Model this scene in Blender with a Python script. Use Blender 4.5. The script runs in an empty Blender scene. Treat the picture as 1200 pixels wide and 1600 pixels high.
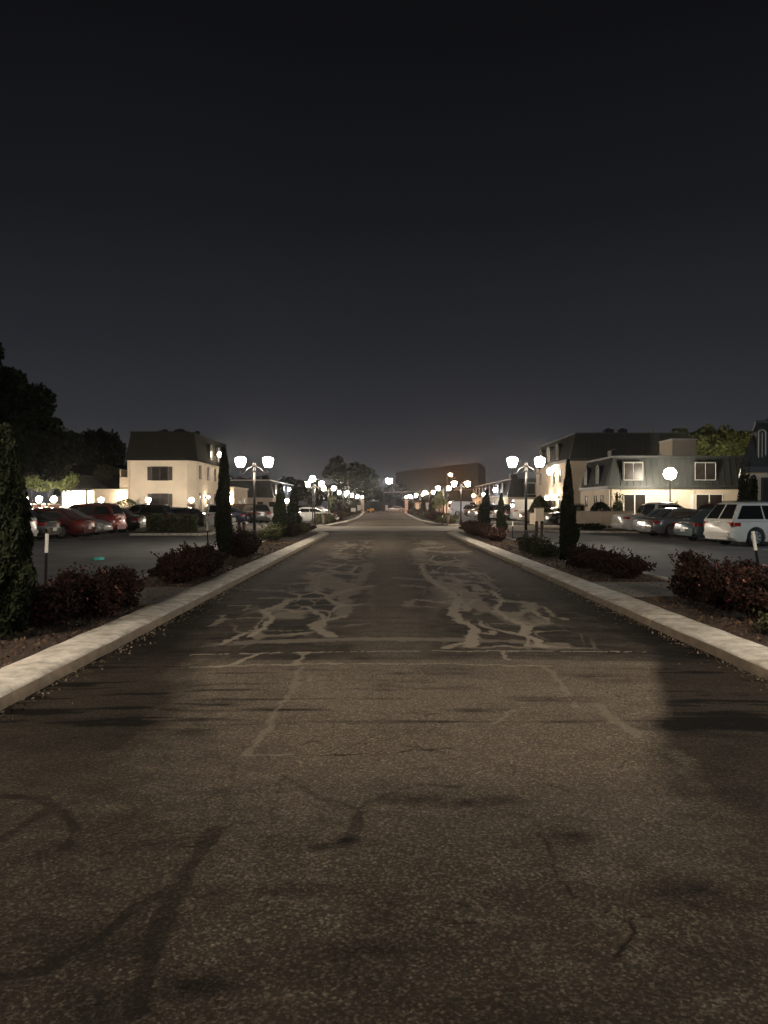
import bpy, math, random
import numpy as np
from mathutils import Vector, Matrix
random.seed(7); rng = np.random.default_rng(7)
R = math.radians
sc = bpy.context.scene
col = sc.collection
# ---------------------------------------------------------------- camera
F = 1202.0; H0 = 1.6                      # focal length in photo pixels, eye height
cam_d = bpy.data.cameras.new("camera"); cam = bpy.data.objects.new("camera", cam_d); col.objects.link(cam)
cam_d.sensor_fit = 'VERTICAL'; cam_d.sensor_height = 36; cam_d.lens = 36 * F / 1600
cam.location = (0, 0, H0); cam.rotation_euler = (R(90) - math.atan(10 / F), 0, 0)
cam_d.clip_start = .05; cam_d.clip_end = 3000
sc.camera = cam
# ---------------------------------------------------------------- view
vs = sc.view_settings
vs.view_transform = 'Standard'; vs.look = 'None'; vs.gamma = 1; vs.exposure = 0; vs.use_curve_mapping = False
sc.cycles.use_denoising = True
sc.cycles.max_bounces = 5; sc.cycles.diffuse_bounces = 2; sc.cycles.glossy_bounces = 3; sc.cycles.volume_bounces = 0
sc.cycles.use_light_tree = True; sc.cycles.sample_clamp_indirect = 2.0
# ---------------------------------------------------------------- world: night sky over a lit town
w = bpy.data.worlds.new("World"); sc.world = w; w.use_nodes = True
nt = w.node_tree; nt.nodes.clear()
out = nt.nodes.new('ShaderNodeOutputWorld'); bg = nt.nodes.new('ShaderNodeBackground')
tc = nt.nodes.new('ShaderNodeTexCoord'); sx = nt.nodes.new('ShaderNodeSeparateXYZ'); ra = nt.nodes.new('ShaderNodeValToRGB')
nt.links.new(tc.outputs['Generated'], sx.inputs[0]); nt.links.new(sx.outputs['Z'], ra.inputs[0])
SKY = [(0.0, (.052, .050, .052)), (.05, (.044, .0435, .047)), (.11, (.029, .030, .035)), (.2, (.0185, .0195, .024)), (.34, (.0095, .0100, .0128)), (.52, (.0048, .0050, .0062)), (1, (.003, .003, .004))]
el = ra.color_ramp.elements
while len(el) < len(SKY): el.new(.5)
for e, (p, c) in zip(el, SKY): e.position = p; e.color = (*c, 1)
nz = nt.nodes.new('ShaderNodeTexNoise'); nz.inputs['Scale'].default_value = 2.2; nz.inputs['Detail'].default_value = 3
mr = nt.nodes.new('ShaderNodeMapRange'); mr.inputs[3].default_value = .86; mr.inputs[4].default_value = 1.14
nt.links.new(tc.outputs['Generated'], nz.inputs['Vector']); nt.links.new(nz.outputs['Fac'], mr.inputs[0])
nt.links.new(ra.outputs[0], bg.inputs[0]); nt.links.new(mr.outputs[0], bg.inputs[1]); nt.links.new(bg.outputs[0], out.inputs[0])

# ---------------------------------------------------------------- materials
MATS = {}
def mat(name, color, rough=.7, metal=0., var=.0, scale=4., bump=0., bscale=40., coat=0., spec=.5, emit=None, es=0., c2=None, island=False):
    if name in MATS: return MATS[name]
    m = bpy.data.materials.new(name); m.use_nodes = True; MATS[name] = m
    n = m.node_tree; b = n.nodes['Principled BSDF']
    b.inputs['Base Color'].default_value = (*color, 1); b.inputs['Roughness'].default_value = rough
    b.inputs['Metallic'].default_value = metal; b.inputs['Coat Weight'].default_value = coat
    b.inputs['Specular IOR Level'].default_value = spec
    if emit: b.inputs['Emission Color'].default_value = (*emit, 1); b.inputs['Emission Strength'].default_value = es
    if var or c2 or bump or island: t = n.nodes.new('ShaderNodeTexCoord')
    if var or c2 or island:
        r = n.nodes.new('ShaderNodeValToRGB')
        lo = tuple(c * (1 - var) for c in color); hi = tuple(min(1, c * (1 + var)) for c in color)
        if c2: hi = c2; lo = color
        r.color_ramp.elements[0].color = (*lo, 1); r.color_ramp.elements[1].color = (*hi, 1)
        r.color_ramp.elements[0].position = .3; r.color_ramp.elements[1].position = .7
        k = n.nodes.new('ShaderNodeTexNoise'); k.inputs['Scale'].default_value = scale; k.inputs['Detail'].default_value = 6; k.inputs['Roughness'].default_value = .65
        n.links.new(t.outputs['Object'], k.inputs['Vector'])
        if island:
            g = n.nodes.new('ShaderNodeNewGeometry'); mx = n.nodes.new('ShaderNodeMath'); mx.operation = 'MULTIPLY_ADD'
            mx.inputs[1].default_value = .55
            a = n.nodes.new('ShaderNodeMath'); a.operation = 'MULTIPLY'; a.inputs[1].default_value = .5
            n.links.new(k.outputs['Fac'], a.inputs[0]); n.links.new(g.outputs['Random Per Island'], mx.inputs[0]); n.links.new(a.outputs[0], mx.inputs[2])
            n.links.new(mx.outputs[0], r.inputs[0])
        else: n.links.new(k.outputs['Fac'], r.inputs[0])
        n.links.new(r.outputs[0], b.inputs['Base Color'])
    if bump:
        k2 = n.nodes.new('ShaderNodeTexNoise'); k2.inputs['Scale'].default_value = bscale; k2.inputs['Detail'].default_value = 5
        bp = n.nodes.new('ShaderNodeBump'); bp.inputs['Strength'].default_value = bump; bp.inputs['Distance'].default_value = .01
        n.links.new(t.outputs['Object'], k2.inputs['Vector']); n.links.new(k2.outputs['Fac'], bp.inputs['Height']); n.links.new(bp.outputs[0], b.inputs['Normal'])
    return m
def lampmat(name, color, s): return mat(name, (.8, .8, .8), emit=color, es=s)
WARM = (1, .85, .68)
LM = lampmat('lantern_glass', WARM, 300)
LMS = lampmat('globe_glass', WARM, 230)
LMW = lampmat('flood_glass', (.86, .88, 1), 300)
LMO = lampmat('sodium_glass', (1, .42, .13), 260)
LMP = lampmat('porch_glass', (1, .82, .6), 150)
black = mat('black_iron', (.012, .011, .010), .38, .4, var=.3, scale=9)
conc = mat('concrete', (.36, .33, .28), .9, var=.3, scale=2.2, bump=.5)
stucco = mat('cream_stucco', (.60, .52, .41), .92, var=.10, scale=.8, bump=.25, bscale=60)
stucco2 = mat('beige_stucco', (.54, .45, .35), .92, var=.10, scale=.8, bump=.25, bscale=60)
roofm = mat('green_metal_roof', (.029, .033, .031), .5, .1, var=.25, scale=1.2)
roofd = mat('dark_shingle_roof', (.012, .0125, .011), 1, spec=.08, var=.35, scale=3)
roofb = mat('black_metal_roof', (.018, .018, .019), .55, var=.25, scale=2)
whitep = mat('white_paint', (.72, .70, .64), .6, var=.08, scale=5)
glassd = mat('dark_window_glass', (.022, .019, .017), .3, spec=.15, var=.5, scale=1.5)
shut = mat('dark_shutter', (.045, .038, .034), .7, var=.2)
bark = mat('bark', (.055, .042, .032), .95, var=.4, scale=8, bump=.6, bscale=20)
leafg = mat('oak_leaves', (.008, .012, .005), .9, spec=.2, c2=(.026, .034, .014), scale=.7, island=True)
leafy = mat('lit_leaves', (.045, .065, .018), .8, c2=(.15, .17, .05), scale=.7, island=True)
leafc = mat('cypress_leaves', (.010, .014, .007), .95, spec=.12, c2=(.020, .025, .012), scale=2.5, island=True)
leafr = mat('nandina_leaves', (.012, .010, .007), .8, spec=.25, c2=(.058, .022, .016), scale=2.5, island=True)
leafs = mat('shrub_leaves', (.022, .027, .011), .8, spec=.3, c2=(.085, .09, .036), scale=2.5, island=True)
leafp = mat('pink_flowers', (.42, .10, .09), .7, c2=(.62, .30, .24), scale=9, island=True)
brick = mat('red_brick', (.16, .07, .05), .9, var=.35, scale=12)
soil = mat('mulch', (.022, .014, .010), 1, c2=(.060, .038, .026), scale=9, bump=1, bscale=30)
rubber = mat('tyre_rubber', (.012, .012, .012), .8)
alloy = mat('alloy_rim', (.55, .56, .58), .3, .8)
cglass = mat('car_glass', (.010, .011, .012), .06, spec=.8)
chrome = mat('chrome', (.7, .7, .7), .15, 1)
tailm = mat('tail_lamp', (.32, .012, .012), .15, spec=.8)
headm = mat('head_lamp', (.62, .62, .60), .12, spec=.9)
platem = mat('number_plate', (.62, .62, .58), .4)
trimm = mat('dark_trim', (.02, .02, .02), .6)

# ---------------------------------------------------------------- mesh helpers
class MB:
    def __init__(s): s.v = []; s.f = []
    def add(s, vs, fs):
        o = len(s.v); s.v += [tuple(p) for p in vs]; s.f += [tuple(i + o for i in f) for f in fs]; return s
    def box(s, c, d, rz=0, top=1.0):
        x, y, z = d[0] / 2, d[1] / 2, d[2] / 2; ca, sa = math.cos(rz), math.sin(rz); vs = []
        for k, (a, b, e) in enumerate([(-1, -1, -1), (1, -1, -1), (1, 1, -1), (-1, 1, -1), (-1, -1, 1), (1, -1, 1), (1, 1, 1), (-1, 1, 1)]):
            t = top if e > 0 else 1
            px, py = a * x * t, b * y * t
            vs.append((c[0] + px * ca - py * sa, c[1] + px * sa + py * ca, c[2] + e * z))
        return s.add(vs, [(0, 3, 2, 1), (4, 5, 6, 7), (0, 1, 5, 4), (1, 2, 6, 5), (2, 3, 7, 6), (3, 0, 4, 7)])
    def tube(s, pts, rad, n=8, cap=True):
        pts = [Vector(p) for p in pts]
        if not hasattr(rad, '__len__'): rad = [rad] * len(pts)
        rings = []; prev = None
        for i, p in enumerate(pts):
            t = (pts[min(i + 1, len(pts) - 1)] - pts[max(i - 1, 0)]).normalized()
            a = Vector((0, 0, 1)) if abs(t.z) < .9 else Vector((1, 0, 0))
            if prev is not None: a = prev
            u = (a - t * a.dot(t)).normalized(); v = t.cross(u); prev = u
            rings.append([p + (u * math.cos(2 * math.pi * k / n) + v * math.sin(2 * math.pi * k / n)) * rad[i] for k in range(n)])
        vs = [q for r in rings for q in r]; fs = []
        for i in range(len(pts) - 1):
            for k in range(n):
                a = i * n + k; b = i * n + (k + 1) % n
                fs.append((a, b, b + n, a + n))
        if cap: fs.append(tuple(range(n))[::-1]); fs.append(tuple(range((len(pts) - 1) * n, len(pts) * n)))
        return s.add(vs, fs)
    def lathe(s, prof, c=(0, 0, 0), n=16):
        vs = []; fs = []
        for r, z in prof:
            for k in range(n):
                a = 2 * math.pi * k / n; vs.append((c[0] + r * math.cos(a), c[1] + r * math.sin(a), c[2] + z))
        for i in range(len(prof) - 1):
            for k in range(n):
                a = i * n + k; b = i * n + (k + 1) % n; fs.append((a, b, b + n, a + n))
        fs.append(tuple(range(n))[::-1]); fs.append(tuple(range((len(prof) - 1) * n, len(prof) * n)))
        return s.add(vs, fs)
    def prism(s, poly, z0, z1, inset=0, zfun=None):
        n = len(poly); cx = sum(p[0] for p in poly) / n; cy = sum(p[1] for p in poly) / n
        vs = [(p[0], p[1], z0) for p in poly]; q = insetp(poly, inset) if inset else poly
        vs += [(p[0], p[1], z1) for p in q]
        return s.add(vs, [tuple(range(n))[::-1], tuple(range(n, 2 * n))] + [(i, (i + 1) % n, n + (i + 1) % n, n + i) for i in range(n)])
    def quad(s, a, b, c, d): return s.add([a, b, c, d], [(0, 1, 2, 3)])
    def build(s, name, m, parent=None, smooth=False, bevel=0, loc=None):
        me = bpy.data.meshes.new(name); me.from_pydata(s.v, [], s.f); me.update()
        return link(name, me, m, parent, smooth, bevel, loc)
def link(name, me, m, parent=None, smooth=False, bevel=0, loc=None):
    if m: me.materials.append(m)
    if smooth: me.polygons.foreach_set('use_smooth', [True] * len(me.polygons))
    o = bpy.data.objects.new(name, me); col.objects.link(o)
    if parent: o.parent = parent
    if loc: o.location = loc
    if bevel:
        md = o.modifiers.new('bevel', 'BEVEL'); md.width = bevel; md.segments = 2; md.limit_method = 'ANGLE'; md.angle_limit = R(35)
    return o
def insetp(poly, d):
    n = len(poly); res = []
    for i in range(n):
        p0, p1, p2 = [Vector(poly[(i + k) % n][:2]) for k in (-1, 0, 1)]
        e1 = (p1 - p0).normalized(); e2 = (p2 - p1).normalized()
        n1 = Vector((-e1.y, e1.x)); n2 = Vector((-e2.y, e2.x))
        k = 1 + n1.dot(n2)
        res.append(tuple(p1 + (n1 + n2) * d / max(k, .3)))
    return res
def tag(o, label=None, cat=None, group=None, kind=None):
    for k, v in (('label', label), ('category', cat), ('group', group), ('kind', kind)):
        if v: o[k] = v
    return o
def empty(name, loc=(0, 0, 0), rz=0):
    o = bpy.data.objects.new(name, None); o.location = loc; o.rotation_euler = (0, 0, rz); o.empty_display_size = .2; col.objects.link(o); return o
def dup(root, loc=None, rz=None, label=None, group=None, parent=None):
    r = root.copy(); col.objects.link(r)
    if parent is not None: r.parent = parent
    if loc is not None: r.location = loc
    if rz is not None: r.rotation_euler = (0, 0, rz)
    if label: r['label'] = label
    if group: r['group'] = group
    for ch in [c for c in bpy.data.objects if c.parent == root]: dup(ch, parent=r)
    return r
def PX(px, d): return (px - 600) * d / F
def PZ(py, d): return H0 + (790 - py) * d / F
def G(px, py, z=0):
    d = F * (H0 - z) / (py - 790); return ((px - 600) * d / F, d)

def leaves(name, centers, size, m, parent, up=.0, aspect=1.6, jitter=.5):
    N = len(centers); c = np.asarray(centers)
    a = rng.normal(size=(N, 3)); a[:, 2] += up * 3; a /= np.linalg.norm(a, axis=1)[:, None]
    b = rng.normal(size=(N, 3)); b -= a * (a * b).sum(1)[:, None]; b /= np.linalg.norm(b, axis=1)[:, None]
    s = size * (1 - jitter / 2 + jitter * rng.random(N))[:, None]
    v = np.stack([c - a * s * aspect / 2, c + b * s / 2, c + a * s * aspect / 2, c - b * s / 2], 1).reshape(-1, 3)
    me = bpy.data.meshes.new(name); me.vertices.add(4 * N); me.vertices.foreach_set('co', v.ravel())
    me.loops.add(4 * N); me.loops.foreach_set('vertex_index', np.arange(4 * N))
    me.polygons.add(N); me.polygons.foreach_set('loop_start', np.arange(N) * 4); me.update(calc_edges=True); me.validate()
    return link(name, me, m, parent)
def blob(n, c, r, shell=.55, sub=0, subr=.3):
    """n points in a lumpy ellipsoid"""
    if sub:
        k = rng.normal(size=(sub, 3)); k /= np.linalg.norm(k, axis=1)[:, None]
        cen = k * (.45 + .5 * rng.random((sub, 1))); wts = rng.random(sub) + .4; wts /= wts.sum()
        idx = rng.choice(sub, n, p=wts); rr = subr * (.6 + .8 * rng.random(sub))
        d = rng.normal(size=(n, 3)); d /= np.linalg.norm(d, axis=1)[:, None]
        p = cen[idx] + d * (rr[idx] * (shell + (1 - shell) * rng.random(n)))[:, None]
    else:
        d = rng.normal(size=(n, 3)); d /= np.linalg.norm(d, axis=1)[:, None]
        p = d * (shell + (1 - shell) * rng.random(n) ** .7)[:, None]
    return p * np.array(r) + np.array(c)

# ================================================================ SETTING
def sheet(name, x0, x1, y0, y1, z, m, nx=1, ny=1):
    b = MB()
    vs = [(x0 + (x1 - x0) * i / nx, y0 + (y1 - y0) * j / ny, z) for j in range(ny + 1) for i in range(nx + 1)]
    b.add(vs, [(j * (nx + 1) + i, j * (nx + 1) + i + 1, (j + 1) * (nx + 1) + i + 1, (j + 1) * (nx + 1) + i) for j in range(ny) for i in range(nx)])
    return tag(b.build(name, m), kind='structure')
land = mat('dark_ground', (.030, .030, .024), 1, var=.4, scale=.3)
lot_m = mat('lot_asphalt', (.12, .125, .13), .85, var=.28, scale=.7, bump=.5, bscale=60)
sheet('ground', -900, 900, -300, 1500, -.012, land)
sheet('parking_lot', -40, -4.95, -12, 175, -.004, lot_m)
sheet('parking_lot', 5.7, 45, -12, 175, -.004, lot_m)

# ---- the road: one sheet, fine where the photo looks close
def seg_dist(P, line):
    best = np.full(len(P), 1e9)
    for (x0, y0), (x1, y1) in zip(line[:-1], line[1:]):
        d = np.array([x1 - x0, y1 - y0]); L = max((d ** 2).sum(), 1e-9)
        t = np.clip(((P - [x0, y0]) @ d) / L, 0, 1)
        q = P - np.array([x0, y0]) - t[:, None] * d
        best = np.minimum(best, np.hypot(q[:, 0], q[:, 1]))
    return best
def vnoise(P, s, seed):
    g = np.random.default_rng(seed).random((256, 256)); q = P * s; i = np.floor(q).astype(int); f = q - i; f = f * f * (3 - 2 * f)
    a = g[i[:, 0] % 256, i[:, 1] % 256]; b = g[(i[:, 0] + 1) % 256, i[:, 1] % 256]; c = g[i[:, 0] % 256, (i[:, 1] + 1) % 256]; d = g[(i[:, 0] + 1) % 256, (i[:, 1] + 1) % 256]
    return (a * (1 - f[:, 0]) + b * f[:, 0]) * (1 - f[:, 1]) + (c * (1 - f[:, 0]) + d * f[:, 0]) * f[:, 1]
def fbm(P, s, seed, o=4): return sum(vnoise(P, s * 2 ** k, seed + k) * .5 ** k for k in range(o)) / sum(.5 ** k for k in range(o))
def voro(P, seed):
    g = np.random.default_rng(seed); jx = g.random((128, 128)); jy = g.random((128, 128)); val = g.random((128, 128))
    i = np.floor(P).astype(int); F1 = np.full(len(P), 9.); F2 = F1.copy(); V = np.zeros(len(P))
    for a in (-1, 0, 1):
        for b in (-1, 0, 1):
            c = i[:, 0] + a; d = i[:, 1] + b; qx = c + .08 + .84 * jx[c % 128, d % 128]; qy = d + .08 + .84 * jy[c % 128, d % 128]
            r = np.hypot(P[:, 0] - qx, P[:, 1] - qy); m = r < F1
            F2 = np.where(m, F1, np.minimum(F2, r)); V = np.where(m, val[c % 128, d % 128], V); F1 = np.where(m, r, F1)
    return F2 - F1, V
def build_road():
    ys = [-14, -6, -2, 0, .8, 1.4]
    y = 1.8
    while y < 46: ys.append(y); y += max(.016, y * y / 1230 * .62)
    ys += [48, 52, 56, 60, 66, 74, 82, 92, 110, 130, 150, 168, 200, 230]
    xs = np.linspace(-3.02, 3.62, 390); nx = len(xs)
    X, Y = np.meshgrid(xs, ys); P = np.stack([X.ravel(), Y.ravel()], 1)
    # flare beyond the crossing
    t = np.clip((P[:, 1] - 92) / 75, 0, 1); P[:, 0] *= 1 + .26 * t
    n = len(P); silt = np.zeros(n); dark = np.zeros(n)
    wob = np.stack([fbm(P, 5, 11) - .5, fbm(P, 5, 21) - .5], 1) * np.minimum(.12, .009 * P[:, 1])[:, None]
    wob += np.stack([fbm(P * [1, .6], 15, 111, 3) - .5, fbm(P * [1, .6], 15, 121, 3) - .5], 1) * np.clip(.012 * P[:, 1], .02, .16)[:, None]
    Q = P + wob; brk = fbm(P, 7, 131, 4); grn = fbm(P, 45, 161, 2)
    def L(pts, wd, amt=1., soft=.35, arr=None, crop=False):
        a = silt if arr is None else arr
        g = [G(x / 2 + 300, y / 2 + 780) if crop else G(x, y) for x, y in pts]
        d = seg_dist(Q, g); ww = wd * (.3 + 1.3 * fbm(P, 5, 77, 3))
        v = amt * np.clip((ww - d) / (ww * soft) + .2, 0, 1)
        if arr is not None: v = v * np.clip(.25 + 1.1 * brk, 0, 1) * np.clip(.5 + 1.0 * grn, 0, 1)
        a[:] = np.maximum(a, v)
    c = True
    for pts, wd, am in [
        ([(300, 320), (270, 340), (220, 352), (245, 365), (250, 380), (215, 410), (185, 435)], .055, .95),
        ([(355, 342), (395, 365), (415, 385)], .05, .9), ([(480, 372), (400, 390), (380, 405), (430, 438)], .09, .8),
        ([(125, 335), (180, 335), (180, 345), (155, 352)], .05, .5), ([(165, 425), (90, 458)], .05, .8), ([(85, 380), (190, 375), (215, 377), (310, 370)], .04, .6),
        ([(95, 365), (95, 380), (60, 400)], .05, .45), ([(180, 418), (330, 418)], .035, .5),
        ([(130, 525), (200, 492)], .04, .8), ([(320, 528), (350, 488)], .04, .7),
        ([(310, 318), (420, 315), (480, 292), (560, 275)], .12, .7), ([(220, 312), (420, 315)], .10, .5), ([(478, 292), (470, 372)], .16, .55),
        ([(715, 205), (730, 240), (765, 275), (790, 285), (830, 320), (820, 360), (830, 385), (875, 405), (880, 440), (865, 470)], .085, .95),
        ([(700, 320), (780, 330), (830, 320), (890, 320), (862, 335), (855, 355)], .07, .85), ([(785, 475), (850, 460), (865, 465)], .06, .8), ([(770, 275), (880, 272), (900, 290)], .12, .7),
        ([(690, 325), (660, 340), (760, 345)], .10, .5), ([(660, 275), (720, 280)], .12, .5),
        ([(930, 290), (975, 320), (945, 345), (980, 375), (1030, 400), (1050, 415), (1030, 430), (1080, 450), (1100, 470)], .06, .95),
        ([(985, 372), (1060, 350), (1050, 330), (960, 320)], .15, .6), ([(1060, 350), (1112, 380), (1105, 395), (1060, 398), (975, 370)], .05, .7),
        ([(1060, 330), (1110, 345), (1130, 372), (1165, 380)], .045, .6), ([(940, 420), (935, 430), (890, 427), (880, 440)], .06, .75), ([(880, 398), (980, 397), (1050, 398)], .035, .6),
        ([(970, 485), (985, 510)], .03, .8), ([(385, 245), (430, 235), (500, 240)], .14, .8), ([(440, 262), (450, 275)], .12, .6), ([(515, 262), (540, 240), (550, 205)], .16, .5),
        ([(400, 200), (460, 208)], .2, .5), ([(640, 250), (770, 262)], .15, .4), ([(700, 160), (720, 200)], .3, .4), ([(880, 230), (950, 285)], .1, .4), ([(170, 285), (330, 292)], .09, .4), ([(270, 285), (320, 295)], .05, .5),
        ([(750, 165), (830, 170), (850, 165)], .4, .45), ([(430, 120), (770, 122)], .35, .35)]:
        L(pts, wd, am, crop=c)
    for pts, wd, am in [([(300, 1026), (400, 1025), (600, 1023), (1012, 1021)], .022, .9), ([(300, 1046), (480, 1043), (600, 1043), (700, 1043), (860, 1046)], .028, .85),
        ([(380, 1008), (560, 1003), (760, 1005), (880, 1012)], .13, .45),
        ([(470, 1048), (455, 1090), (430, 1120), (410, 1160), (385, 1190)], .028, .38), ([(385, 1190), (455, 1188)], .015, .5),
        ([(850, 1046), (870, 1065), (900, 1112)], .03, .4), ([(935, 1110), (965, 1135), (1002, 1160)], .05, .35), ([(770, 1140), (802, 1118)], .02, .5), ([(480, 1070), (485, 1062)], .02, .5)]:
        L(pts, wd, am)
    for pts, wd, am in [([(500, 1190), (600, 1187), (705, 1178)], .010, .9), ([(848, 1315), (862, 1345), (873, 1385), (895, 1415), (935, 1432), (970, 1450), (985, 1458)], .008, 1),
        ([(985, 1455), (992, 1475), (975, 1500), (966, 1516)], .011, 1), ([(985, 1452), (1030, 1446)], .006, .8), ([(1040, 1490), (1090, 1512)], .007, .6),
        ([(675, 1452), (712, 1460), (750, 1463)], .016, 1), ([(708, 1424), (730, 1432)], .010, .9), ([(470, 1395), (540, 1405), (640, 1440), (680, 1455)], .008, .6),
        ([(0, 1250), (60, 1255), (100, 1280), (115, 1310), (95, 1338)], .036, .85), ([(0, 1322), (45, 1292), (80, 1268)], .032, .8),
        ([(335, 1310), (290, 1380), (255, 1450), (228, 1530), (215, 1600)], .045, .8), ([(265, 1400), (200, 1440), (150, 1480), (60, 1535), (0, 1542)], .028, .8),
        ([(160, 1348), (260, 1325), (340, 1320)], .012, .6), ([(280, 1346), (380, 1342)], .010, .5), ([(495, 1338), (540, 1332), (560, 1305), (565, 1280)], .03, .7),
        ([(440, 1222), (500, 1258), (560, 1275), (610, 1250), (660, 1236), (720, 1240)], .02, .55), ([(440, 1225), (425, 1300), (415, 1340)], .008, .6), ([(350, 1290), (368, 1200)], .010, .5), ([(640, 1120), (690, 1160)], .008, .4), ([(800, 1205), (803, 1220)], .014, .8), ([(860, 1235), (885, 1248)], .016, .7)]:
        L(pts, wd, am, arr=dark)
    wv = np.stack([fbm(P * [1, .5], 2.2, 61) - .5, fbm(P * [1, .5], 2.2, 71) - .5], 1)
    e1, cell = voro((P * [1.35, .50]) + wv * .5, 3); wdt = .07 + .16 * np.clip(fbm(P, .9, 81, 3) - .42, 0, 1) * 3
    zone = np.clip((P[:, 1] - 8.3) / .3, 0, 1) * np.clip((40 - P[:, 1]) / 10, 0, 1); side = np.clip((1.9 - abs(np.abs(P[:, 0] - .25) - 1.35) * 1.9) , 0, 1)
    pres = np.clip((fbm(P * [1, .45], .8, 91, 3) - .37) * 9, 0, 1)
    silt = np.maximum(silt, np.clip((wdt - e1) / .02, 0, 1) * zone * side * pres * .85)
    silt = np.maximum(silt, np.clip((fbm(P * [1, .42], 1.5, 171, 4) - .60) * 14, 0, 1) * zone * side * .6)
    e3, c3_ = voro(P * [2.7, .85] + wv * .7, 19)
    silt = np.maximum(silt, np.clip((.075 - e3) / .03, 0, 1) * zone * side * np.clip((fbm(P * [1, .5], 1.3, 181, 3) - .50) * 10, 0, 1) * .7)
    e2, c2_ = voro(P * [2.6, 2.2] + wv * 1.4, 8); nz_ = np.clip((8 - P[:, 1]) / .5, 0, 1)
    dark = np.maximum(dark, np.clip((.016 - e2) / .012, 0, 1) * nz_ * np.clip((fbm(P, 1.1, 101, 2) - .54) * 10, 0, 1) * .7)
    # tone: 0 darkest, 1 worn grey-brown asphalt
    x, yy = P[:, 0], P[:, 1]
    big = fbm(P, .55, 5); med = fbm(P, 1.8, 9); strk = fbm(P * [.35, 3.], 1.4, 31); fine = fbm(P * [.5, 1], 9, 51)
    jag = (fbm(P * [1.6, .7], 3, 141, 4) - .5)
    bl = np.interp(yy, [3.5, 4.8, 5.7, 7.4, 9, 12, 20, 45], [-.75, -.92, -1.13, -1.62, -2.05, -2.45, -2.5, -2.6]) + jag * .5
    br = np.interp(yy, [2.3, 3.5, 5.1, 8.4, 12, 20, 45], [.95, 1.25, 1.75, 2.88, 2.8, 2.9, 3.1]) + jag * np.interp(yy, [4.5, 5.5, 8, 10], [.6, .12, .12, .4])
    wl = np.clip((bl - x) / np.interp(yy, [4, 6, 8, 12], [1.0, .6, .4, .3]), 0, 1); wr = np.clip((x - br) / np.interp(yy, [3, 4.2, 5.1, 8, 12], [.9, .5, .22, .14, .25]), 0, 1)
    wedge = np.maximum(wl * np.interp(yy, [3.2, 5.2], [.3, 1]), wr * np.interp(yy, [2.3, 3.2, 4.8], [.45, .72, 1])) * np.interp(yy, [30, 44], [1, .3])  # darker strips along both kerbs
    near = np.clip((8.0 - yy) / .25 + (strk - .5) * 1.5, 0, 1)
    body = np.interp(yy, [2.2, 2.9, 3.7, 4.6, 6.5, 7.5, 8.2], [.26, .33, .46, .76, 1.0, .88, .66]) * np.where(x < .3, np.interp(x, [-2.6, -.9, -.6], [.74, .78, 1]), np.interp(x, [1.2, 2.6], [1, .84]))  # light fading towards the viewer is put into the asphalt tone
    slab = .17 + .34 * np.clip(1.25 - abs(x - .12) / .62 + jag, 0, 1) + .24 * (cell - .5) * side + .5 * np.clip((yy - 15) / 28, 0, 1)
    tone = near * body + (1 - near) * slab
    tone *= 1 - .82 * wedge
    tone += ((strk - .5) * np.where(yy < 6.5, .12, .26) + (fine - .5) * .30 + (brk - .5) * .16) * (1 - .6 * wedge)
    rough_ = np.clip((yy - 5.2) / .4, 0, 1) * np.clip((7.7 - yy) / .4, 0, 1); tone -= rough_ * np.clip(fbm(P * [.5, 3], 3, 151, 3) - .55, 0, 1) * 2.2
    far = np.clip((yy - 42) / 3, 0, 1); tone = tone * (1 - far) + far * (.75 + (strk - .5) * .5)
    for (px, py, rx, ry, am) in [(1080, 1410, .16, .16, .35), (320, 1560, .2, .08, .2), (600, 1500, .28, .05, .25), (890, 1320, .14, .07, .3), (700, 1262, .42, .10, .45), (545, 1325, .06, .05, .5), (640, 1058, .9, .10, .5), (960, 1065, .35, .25, .4)]:
        gx, gy = G(px, py); e = ((x - gx) / rx) ** 2 + ((yy - gy) / ry) ** 2
        tone -= am * np.exp(-e * 1.2) * np.clip(2.6 * brk - .55, 0, 1.4)
    tone = np.clip(tone, 0, 1)
    coarse = np.clip((4.4 - yy) / 1.5 + (med - .5) * .8, 0, 1)
    me = bpy.data.meshes.new('road'); ny = len(ys)
    z = np.zeros(n) + .006 * (1 - np.clip(abs(x - .3) / 3.3, 0, 1) ** 2) * 6 - dark * .004
    co = np.stack([P[:, 0], P[:, 1], z], 1)
    me.vertices.add(n); me.vertices.foreach_set('co', co.ravel())
    i = np.arange(nx - 1)[None, :] + np.arange(ny - 1)[:, None] * nx; fc = np.stack([i, i + 1, i + nx + 1, i + nx], -1).reshape(-1, 4)
    me.loops.add(fc.size); me.loops.foreach_set('vertex_index', fc.ravel()); me.polygons.add(len(fc)); me.polygons.foreach_set('loop_start', np.arange(len(fc)) * 4)
    me.update(calc_edges=True)
    at = me.color_attributes.new('wear_and_shade', 'FLOAT_COLOR', 'POINT')
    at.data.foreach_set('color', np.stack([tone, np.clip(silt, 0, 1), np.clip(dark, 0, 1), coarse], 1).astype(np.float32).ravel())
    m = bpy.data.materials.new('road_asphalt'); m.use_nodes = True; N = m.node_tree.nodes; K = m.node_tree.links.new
    b = N['Principled BSDF']; a = N.new('ShaderNodeVertexColor'); a.layer_name = 'wear_and_shade'; s = N.new('ShaderNodeSeparateColor'); K(a.outputs['Color'], s.inputs[0])
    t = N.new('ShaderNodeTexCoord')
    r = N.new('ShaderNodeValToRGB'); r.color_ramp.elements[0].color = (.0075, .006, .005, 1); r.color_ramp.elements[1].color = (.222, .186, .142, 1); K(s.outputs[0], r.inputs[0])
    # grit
    v = N.new('ShaderNodeTexVoronoi'); v.inputs['Scale'].default_value = 95; K(t.outputs['Object'], v.inputs['Vector'])
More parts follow.
